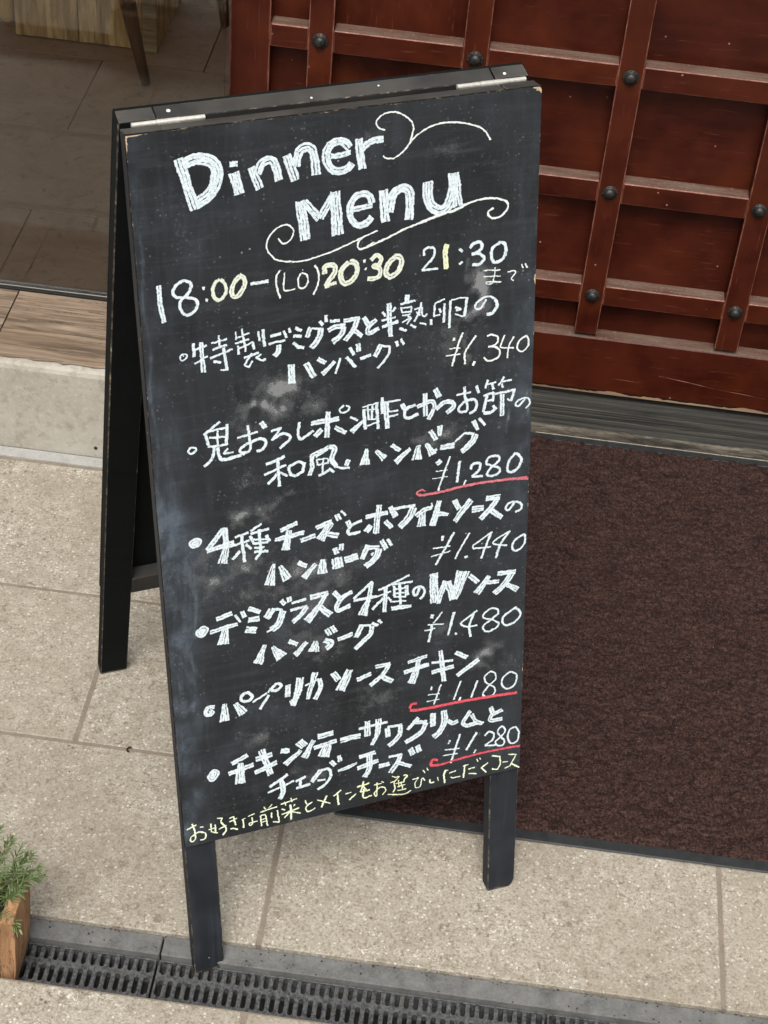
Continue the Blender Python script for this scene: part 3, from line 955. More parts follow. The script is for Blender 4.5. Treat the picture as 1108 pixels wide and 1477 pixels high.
# ochre chair beside the crate (only the foot of a leg shows)
ch = thing('wooden_chair', 'ochre painted wooden chair beside the crate, one leg foot in view', 'chair', (-1.07, 2.28, H))
for sx, sy in ((1, -1), (-1, -1), (1, 1), (-1, 1)):
    b = MB(); b.lathe([(0.010, 0.0), (0.0145, 0.004), (0.0155, 0.02), (0.0165, 0.44)], (sx * 0.175, sy * 0.17, 0), 14, 'z')
    b.build('leg', M['ochre'], ch)
b = MB(); b.box((-0.20, -0.20, 0.44), (0.20, 0.20, 0.465), 0.008); b.build('seat', M['ochre'], ch)
b = MB(); b.box((-0.19, 0.165, 0.62), (0.19, 0.185, 0.82), 0.006); b.build('backrest', M['ochre'], ch)
for sx in (-1, 1):
    b = MB(); b.box((sx * 0.175 - 0.012, 0.163, 0.4655), (sx * 0.175 + 0.012, 0.187, 0.6195), 0.003); b.build('upright', M['ochre'], ch)

# dark stool added; its curved front leg stands for a reflection in the glass
st = thing('reflection_stool', 'dark brown stool added behind the glass, its curved front leg standing for a reflection', 'stool', (-0.60, 2.08, H))
def curved_leg(foot, topp, bulge):
    f, t = Vector(foot), Vector(topp)
    pts = []; rad = []
    for i in range(15):
        s = i / 14
        p = f.lerp(t, s)
        o = Vector(bulge) * math.sin(s * math.pi) * 1.0
        pts.append(p + o)
        rad.append(0.0095 + 0.0085 * min(1, s * 3.0))
    b = MB(); b.tube(pts, rad, 10); return b.build('leg', M['dark_leg'], st)
curved_leg((0.050, -0.185, 0.004), (-0.05, -0.06, 0.60), (-0.012, -0.03, 0))  # solid leg shaped after a dark reflection on the pane
curved_leg((0.158, 0.115, 0.004), (0.08, 0.03, 0.60), (0.01, 0.01, 0))
curved_leg((-0.16, 0.30, 0.004), (-0.06, 0.10, 0.60), (0, 0.02, 0))
b = MB(); b.lathe([(0.0, 0.60), (0.15, 0.60), (0.165, 0.61), (0.165, 0.625), (0.15, 0.635), (0.0, 0.636)], (0, 0.02, 0), 28, 'z'); b.build('seat', M['dark_leg'], st)

# ================================================================== DOOR MAT
mt = thing('door_mat', 'dark brown ribbed carpet mat with black rubber border in front of the red door', 'mat', (0.068, 0.228, 0.0), 0.0)
MW, MD = 1.05, 0.914
rb = MB()
B = 0.0185
for lo, hi in (((0, 0, 0.0005), (MW, B, 0.0042)), ((0, MD - 0.018, 0.0005), (MW, MD, 0.0042)),
               ((0, B + .0001, 0.0005), (B, MD - 0.0181, 0.0042)), ((MW - B, B + .0001, 0.0005), (MW, MD - 0.0181, 0.0042))):
    rb.box(lo, hi, 0.0016)
rb.build('rubber_border', M['rubber'], mt)
nx, ny = 420, 360
gx = np.linspace(B - 0.001, MW - B + 0.001, nx); gy = np.linspace(B - 0.001, MD - 0.017, ny)
XX, YY = np.meshgrid(gx, gy)
hgt = rng.normal(0, 1, (ny, nx))
k5 = np.array([1, 2, 1]) / 4
def blur(a, n):
    for _ in range(n):
        a = (np.roll(a, 1, 0) + 2 * a + np.roll(a, -1, 0)) / 4
        a = (np.roll(a, 1, 1) + 2 * a + np.roll(a, -1, 1)) / 4
    return a
fine = blur(hgt, 1); fine /= fine.std()
wavy = rng.normal(0, 1, (ny, nx)); 
wavy = blur(wavy, 3)
for _ in range(14):
    wavy = (np.roll(wavy, 1, 1) + 2 * wavy + np.roll(wavy, -1, 1)) / 4
wavy /= wavy.std()
edge = np.minimum(np.minimum(XX - gx[0], gx[-1] - XX), np.minimum(YY - gy[0], gy[-1] - YY))
Z = 0.0075 + 0.0014 * np.clip(fine, -2.5, 2.5) + 0.0013 * np.clip(wavy, -2.2, 1.5)
Z = np.where(edge < 0.001, 0.0035, Z)
def grid_mesh(name, X, Y, Z, attrs=None, mat=None):
    ny, nx = X.shape
    me = bpy.data.meshes.new(name)
    co = np.stack([X, Y, Z], -1).reshape(-1, 3).astype(np.float32)
    i = np.arange((ny - 1) * (nx - 1)); r, c = i // (nx - 1), i % (nx - 1)
    a = r * nx + c
    q = np.stack([a, a + 1, a + nx + 1, a + nx], -1).astype(np.int32)
    me.vertices.add(len(co)); me.vertices.foreach_set('co', co.ravel())
    me.loops.add(q.size); me.loops.foreach_set('vertex_index', q.ravel())
    me.polygons.add(len(q)); me.polygons.foreach_set('loop_start', np.arange(0, q.size, 4, dtype=np.int32))
    me.update(calc_edges=True); me.validate()
    for k, v in (attrs or {}).items():
        at = me.attributes.new(k, 'FLOAT', 'POINT'); at.data.foreach_set('value', v.reshape(-1).astype(np.float32))
    if mat: me.materials.append(mat)
    return me
pm = grid_mesh('pile', XX, YY, Z, None, M['pile'])
link('carpet_pile', pm, mt)

# ================================================================== THE A-FRAME CHALKBOARD
F_B = Vector((-0.073249, -0.047159, -0.007544))
F_u = Vector((0.8976539, 0.4405299, 0.0122818))
F_m = Vector((-0.4285994, 0.8791514, -0.2083157))
F_s = Vector((-0.1025669, 0.1817314, 0.9779845))
K_C = Vector((-0.307625, 0.433599, 0.000433))
K_k = Vector((-0.4293708, 0.8679571, 0.2495821))
K_q = Vector((0.0992883, -0.2293118, 0.9682758))
def frame(o, x, y, z):
    return Matrix(((x.x, y.x, z.x, o.x), (x.y, y.y, z.y, o.y), (x.z, y.z, z.z, o.z), (0, 0, 0, 1)))
sign = thing('a_frame_chalkboard', 'black folding A-frame chalkboard with a handwritten dinner menu, standing on the beige tiles', 'menu board', (0, 0, 0))
MF = frame(F_B, F_u, F_m, F_s)
MK = frame(K_C, F_u, K_k, K_q)
W, S1, S2, TH1, S3, TH2 = 0.4438, 0.2024, 1.0934, 0.0229, 1.0890, 0.0197
LW = 0.0395
def spart(name, lo, hi, mats, mtx, bev=0.0012, parent=None):
    b = MB(); b.box(lo, hi, bev)
    return b
def sbuild(b, name, mats, mtx, lab=None):
    o = b.build(name, mats, sign)
    o.matrix_local = mtx
    if lab: o['label'] = lab
    return o
PT = 0.0042                                                    # panel thickness
def worn_leg(x0, x1, y0, y1, z0, z1, cut):
    """square section leg with a chipped foot"""
    b = MB()
    n = 6
    z = [z0, z0 + 0.004, z0 + 0.012, 0.12, 0.5, z1]
    rings = []
    for i, zz in enumerate(z):
        e = {0: cut, 1: cut * 0.55, 2: cut * 0.15}.get(i, 0)
        bv = 0.0011
        P = [(x0 + bv, y0), (x1 - bv - e * 1.3, y0), (x1 - e, y0 + bv), (x1 - e, y1 - bv), (x1 - bv - e, y1), (x0 + bv, y1), (x0, y1 - bv), (x0, y0 + bv)]
        rings.append([b.bm.verts.new((p[0] + random.uniform(-.0003, .0003), p[1], zz + (random.uniform(0, .0008) if i == 0 else 0))) for p in P])
    for q_, (a, c) in enumerate(zip(rings, rings[1:])):
        for j in range(8):
            b.bm.faces.new((a[j], a[(j + 1) % 8], c[(j + 1) % 8], c[j])).material_index = 1 if (j % 2 == 1 or q_ == 0) else 0
    b.bm.faces.new(rings[0][::-1]); b.bm.faces.new(rings[-1])
    return b
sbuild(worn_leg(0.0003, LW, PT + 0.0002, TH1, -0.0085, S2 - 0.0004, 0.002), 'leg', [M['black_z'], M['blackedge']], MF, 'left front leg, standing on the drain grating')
sbuild(worn_leg(W - LW, W - 0.0003, PT + 0.0002, TH1, 0.0022, S2 - 0.0004, 0.0065), 'leg', [M['black_z'], M['blackedge']], MF, 'right front leg with rounded, splintered foot')
b = MB(); b.box((LW + 0.0004, PT + 0.0002, S2 - 0.0400), (W - LW - 0.0004, TH1, S2 - 0.0004), 0.0008, 0, 1, 1); sbuild(b, 'top_rail', [M['black_x'], M['blackedge']], MF)
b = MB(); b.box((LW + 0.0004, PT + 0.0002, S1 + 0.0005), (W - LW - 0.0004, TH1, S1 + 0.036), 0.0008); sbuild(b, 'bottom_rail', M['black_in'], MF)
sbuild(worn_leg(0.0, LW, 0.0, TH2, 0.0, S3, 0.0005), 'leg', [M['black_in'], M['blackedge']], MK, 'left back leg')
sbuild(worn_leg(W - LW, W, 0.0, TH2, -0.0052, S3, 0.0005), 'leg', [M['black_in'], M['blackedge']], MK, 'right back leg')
b = MB(); b.box((LW + 0.0004, 0.0, S3 - 0.040), (W - LW - 0.0004, TH2, S3), 0.0008, 0, 1, 1); sbuild(b, 'top_rail', [M['black_x'], M['blackedge']], MK)
b = MB(); b.box((LW + 0.0004, 0.0, 0.2098), (W - LW - 0.0004, TH2, 0.2448), 0.0008); sbuild(b, 'bottom_rail', M['black_x'], MK)
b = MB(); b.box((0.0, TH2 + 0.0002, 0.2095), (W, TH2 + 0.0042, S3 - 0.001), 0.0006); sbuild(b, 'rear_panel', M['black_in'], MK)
# end-grain caps of the leg tops seen from above
for mtx, y0, y1, zt, x0, x1 in ((MK, 0.0012, TH2 - 0.0012, S3, 0.0014, LW - 0.0012), (MK, 0.0012, TH2 - 0.0012, S3, W - LW + 0.0012, W - 0.0014),
                                (MF, PT + 0.0014, TH1 - 0.0012, S2 - 0.0004, 0.0016, LW - 0.0012), (MF, PT + 0.0014, TH1 - 0.0012, S2 - 0.0004, W - LW + 0.0012, W - 0.0016)):
    b = MB(); b.box((x0, y0, zt - 0.001), (x1, y1, zt + 0.0003), 0.0002); sbuild(b, 'end_grain', M['black_x'], mtx)

# front panel: dense grid so that wiped chalk can be laid on it as an attribute
px, pz = 222, 446
gx = np.linspace(0.0006, W - 0.0006, px); gz = np.linspace(S1 + 0.0006, S2 - 0.0006, pz)
GX, GZ = np.meshgrid(gx, gz)
def g2(cx, cz, rx, rz, a=1.0, p=2):
    return a * np.exp(-((np.abs(GX - cx) / rx) ** p + (np.abs(GZ - cz) / rz) ** p))
def lump(n, s):
    a = rng.normal(0, 1, GX.shape); a = blur(a, n); a /= a.std(); return a
l1, l2, l3 = lump(6, 1), lump(30, 1), lump(120, 1)
dust = np.zeros_like(GX)
for t in ((0.118, 0.773, 0.030, 0.016, 0.95), (0.150, 0.792, 0.040, 0.022, 0.75), (0.185, 0.77, 0.02, 0.014, 0.5), (0.095, 0.742, 0.022, 0.018, 0.40), (0.376, 0.868, 0.013, 0.036, 0.95, 2),
          (0.352, 0.842, 0.020, 0.030, 0.40), (0.332, 0.700, 0.034, 0.016, 0.65), (0.107, 0.646, 0.036, 0.011, 0.85), (0.07, 0.57, 0.05, 0.03, 0.42), (0.13, 0.56, 0.06, 0.03, 0.34), (0.17, 0.50, 0.05, 0.04, 0.30), (0.060, 0.600, 0.030, 0.030, 0.35),
          (0.395, 0.385, 0.024, 0.026, 0.75), (0.178, 0.452, 0.020, 0.020, 0.35), (0.200, 0.555, 0.05, 0.03, 0.30), (0.100, 0.343, 0.022, 0.012, 0.6),
          (0.158, 0.268, 0.035, 0.022, 0.45), (0.25, 0.355, 0.05, 0.03, 0.32), (0.125, 0.915, 0.06, 0.02, 0.12), (0.337, 0.443, 0.014, 0.014, 0.5),
          (0.190, 0.455, 0.04, 0.012, 0.25), (0.110, 0.690, 0.035, 0.012, 0.35), (0.150, 0.665, 0.03, 0.014, 0.35), (0.350, 1.035, 0.05, 0.03, 0.16),
          (0.255, 1.06, 0.03, 0.012, 0.22), (0.06, 0.985, 0.02, 0.03, 0.14), (0.33, 0.79, 0.03, 0.05, 0.14), (0.30, 0.60, 0.06, 0.05, 0.10)):
    dust += g2(*t)
dust = 1.15 * dust * np.clip(0.75 + 0.28 * l1 + 0.30 * l2, 0.1, 1.6) + np.clip(0.0 + 0.05 * l2 + 0.05 * l3, 0, 0.22)
# dried drips below the right-hand text
for cx, z0, z1, a in ((0.404, 0.745, 0.700, 0.8), (0.414, 0.755, 0.690, 0.7), (0.393, 0.740, 0.710, 0.6), (0.438, 0.745, 0.700, 0.7), (0.361, 0.93, 0.78, 0.35), (0.365, 0.80, 0.76, 0.5)):
    d = np.exp(-((GX - cx - 0.0012 * np.sin(GZ * 160)) / 0.0022) ** 2) * (GZ < z0) * (GZ > z1)
    dust += a * d * np.clip(0.6 + 0.5 * l1, 0, 1.5)
film = 0.95 * np.exp(-(GX / 0.030) ** 2) * np.clip((0.80 - GZ) / 0.12, 0, 1) * np.clip(0.75 + 0.35 * l2, 0.1, 1.5)
film += 0.55 * np.exp(-((W - GX) / 0.040) ** 2) * np.clip(0.8 + 0.3 * l2, 0, 1.5) * np.clip(0.5 + 0.5 * np.sin(GZ * 9 + 1.0), 0.15, 1)
film += 0.30 * np.exp(-(GX / 0.030) ** 2) * (GZ > 0.75) * np.clip(0.6 + 0.4 * l2, 0, 1)
film += g2(0.03, 0.60, 0.03, 0.04, 0.6) + g2(0.02, 0.47, 0.016, 0.05, 0.8) + g2(0.05, 0.57, 0.04, 0.02, 0.45) + g2(0.012, 0.66, 0.018, 0.03, 0.7)
film += 0.10 * np.clip(l3, 0, 2)
for cx, z0, z1 in ((0.030, 0.61, 0.555), (0.034, 0.56, 0.50), (0.026, 0.50, 0.40), (0.009, 0.64, 0.42), (0.006, 0.99, 0.55)):
    film += 0.9 * np.exp(-((GX - cx - 0.002 * np.sin(GZ * 60)) / 0.0016) ** 2) * (GZ < z0) * (GZ > z1)
chip = np.zeros_like(GX)
e_r = W - GX; e_l = GX; e_t = S2 - GZ; e_b = GZ - S1
chip += np.exp(-(e_r / 0.010) ** 2 - (e_t / 0.006) ** 2) * 1.5 + np.exp(-(e_l / 0.018) ** 2 - (e_t / 0.0022) ** 2) * 1.0 + np.exp(-(e_l / 0.0028) ** 2 - (e_t / 0.02) ** 2) * 0.9
chip += np.exp(-(e_r / 0.0024) ** 2 - ((GZ - 0.878) / 0.006) ** 2) * 1.3 + np.exp(-(e_t / 0.0014) ** 2) * np.clip(0.30 + 0.25 * l1 + 0.25 * l2, 0, 0.75)
chip += np.exp(-(e_r / 0.0016) ** 2) * np.clip(0.20 + 0.22 * l1 + 0.25 * l2, 0, 0.7) + np.exp(-(e_l / 0.0014) ** 2) * np.clip(0.22 + 0.2 * l1 + 0.2 * l2, 0, 0.7)
chip += np.exp(-(e_b / 0.0014) ** 2) * np.clip(0.30 + 0.2 * l1, 0, 0.6)
rr = 0.006                                                     # worn round corner at the top right
cut = np.clip(rr - e_r, 0, None) ** 2 + np.clip(rr - e_t, 0, None) ** 2
FX = GX - np.where((e_r < rr) & (e_t < rr) & (cut > rr * rr), (rr - e_r) * (1 - rr / np.sqrt(np.maximum(cut, 1e-9))), 0)
FZ = GZ - np.where((e_r < rr) & (e_t < rr) & (cut > rr * rr), (rr - e_t) * (1 - rr / np.sqrt(np.maximum(cut, 1e-9))), 0)
fm = grid_mesh('chalkboard', FX, np.zeros_like(GX), FZ, {'dust': np.clip(dust, 0, 1.2), 'film': np.clip(film, 0, 1.2), 'chip': chip}, M['board'])
fm.materials.append(M['ply'])
panel = link('chalkboard', fm, sign, matrix=MF)
b = MB(); b.box((0.0, 0.0002, S1), (W, PT, S2 - 0.0), 0.0007)
# keep only what shows round the face
eo = b.build('panel_edge', M['ply'], panel)

# ---- hinges
def hinge(x0, x1, lab):
    yc = TH1 + 0.0050
    zc = S2 + 0.0005
    h = None
    n = 3
    b = MB()
    L = (x1 - x0) / n
    for i in range(n):
        r_ = 0.0026 + (0.0003 if i % 2 else 0.0)
        b.tube([(0, 0, x0 + i * L + 0.0001), (0, 0, x0 + (i + 1) * L - 0.0001)], r_, 14)
        for f in b.bm.faces: f.smooth = False
    for v in b.bm.verts:
        v.co = Vector((v.co.z, yc + v.co.x, zc + v.co.y))
    o = sbuild(b, 'hinge', M['steel'], MF, lab)
    b = MB(); b.box((x0 + 0.001, TH1 + 0.0002, S2 - 0.030), (x1 - 0.001, TH1 + 0.0017, S2 - 0.001), 0.0003)
    b.build('hinge_leaf', M['steel'], o)
    return o
hinge(0.0130, 0.0880, 'left steel hinge between the two frames')
hinge(0.3590, 0.4370, 'right steel hinge between the two frames')
for x, y, r in ((0.0539, 0.0105, 0.0022), (0.2024, 0.0050, 0.0013), (0.2772, 0.0112, 0.0011), (0.4176, 0.0075, 0.0019)):
    b = MB(); b.lathe([(r, S3 + 0.0001), (r, S3 + 0.0006), (r * 0.6, S3 + 0.001)], (x, y, 0), 10, 'z')
    sbuild(b, 'screw', M['paint_white'], MK)


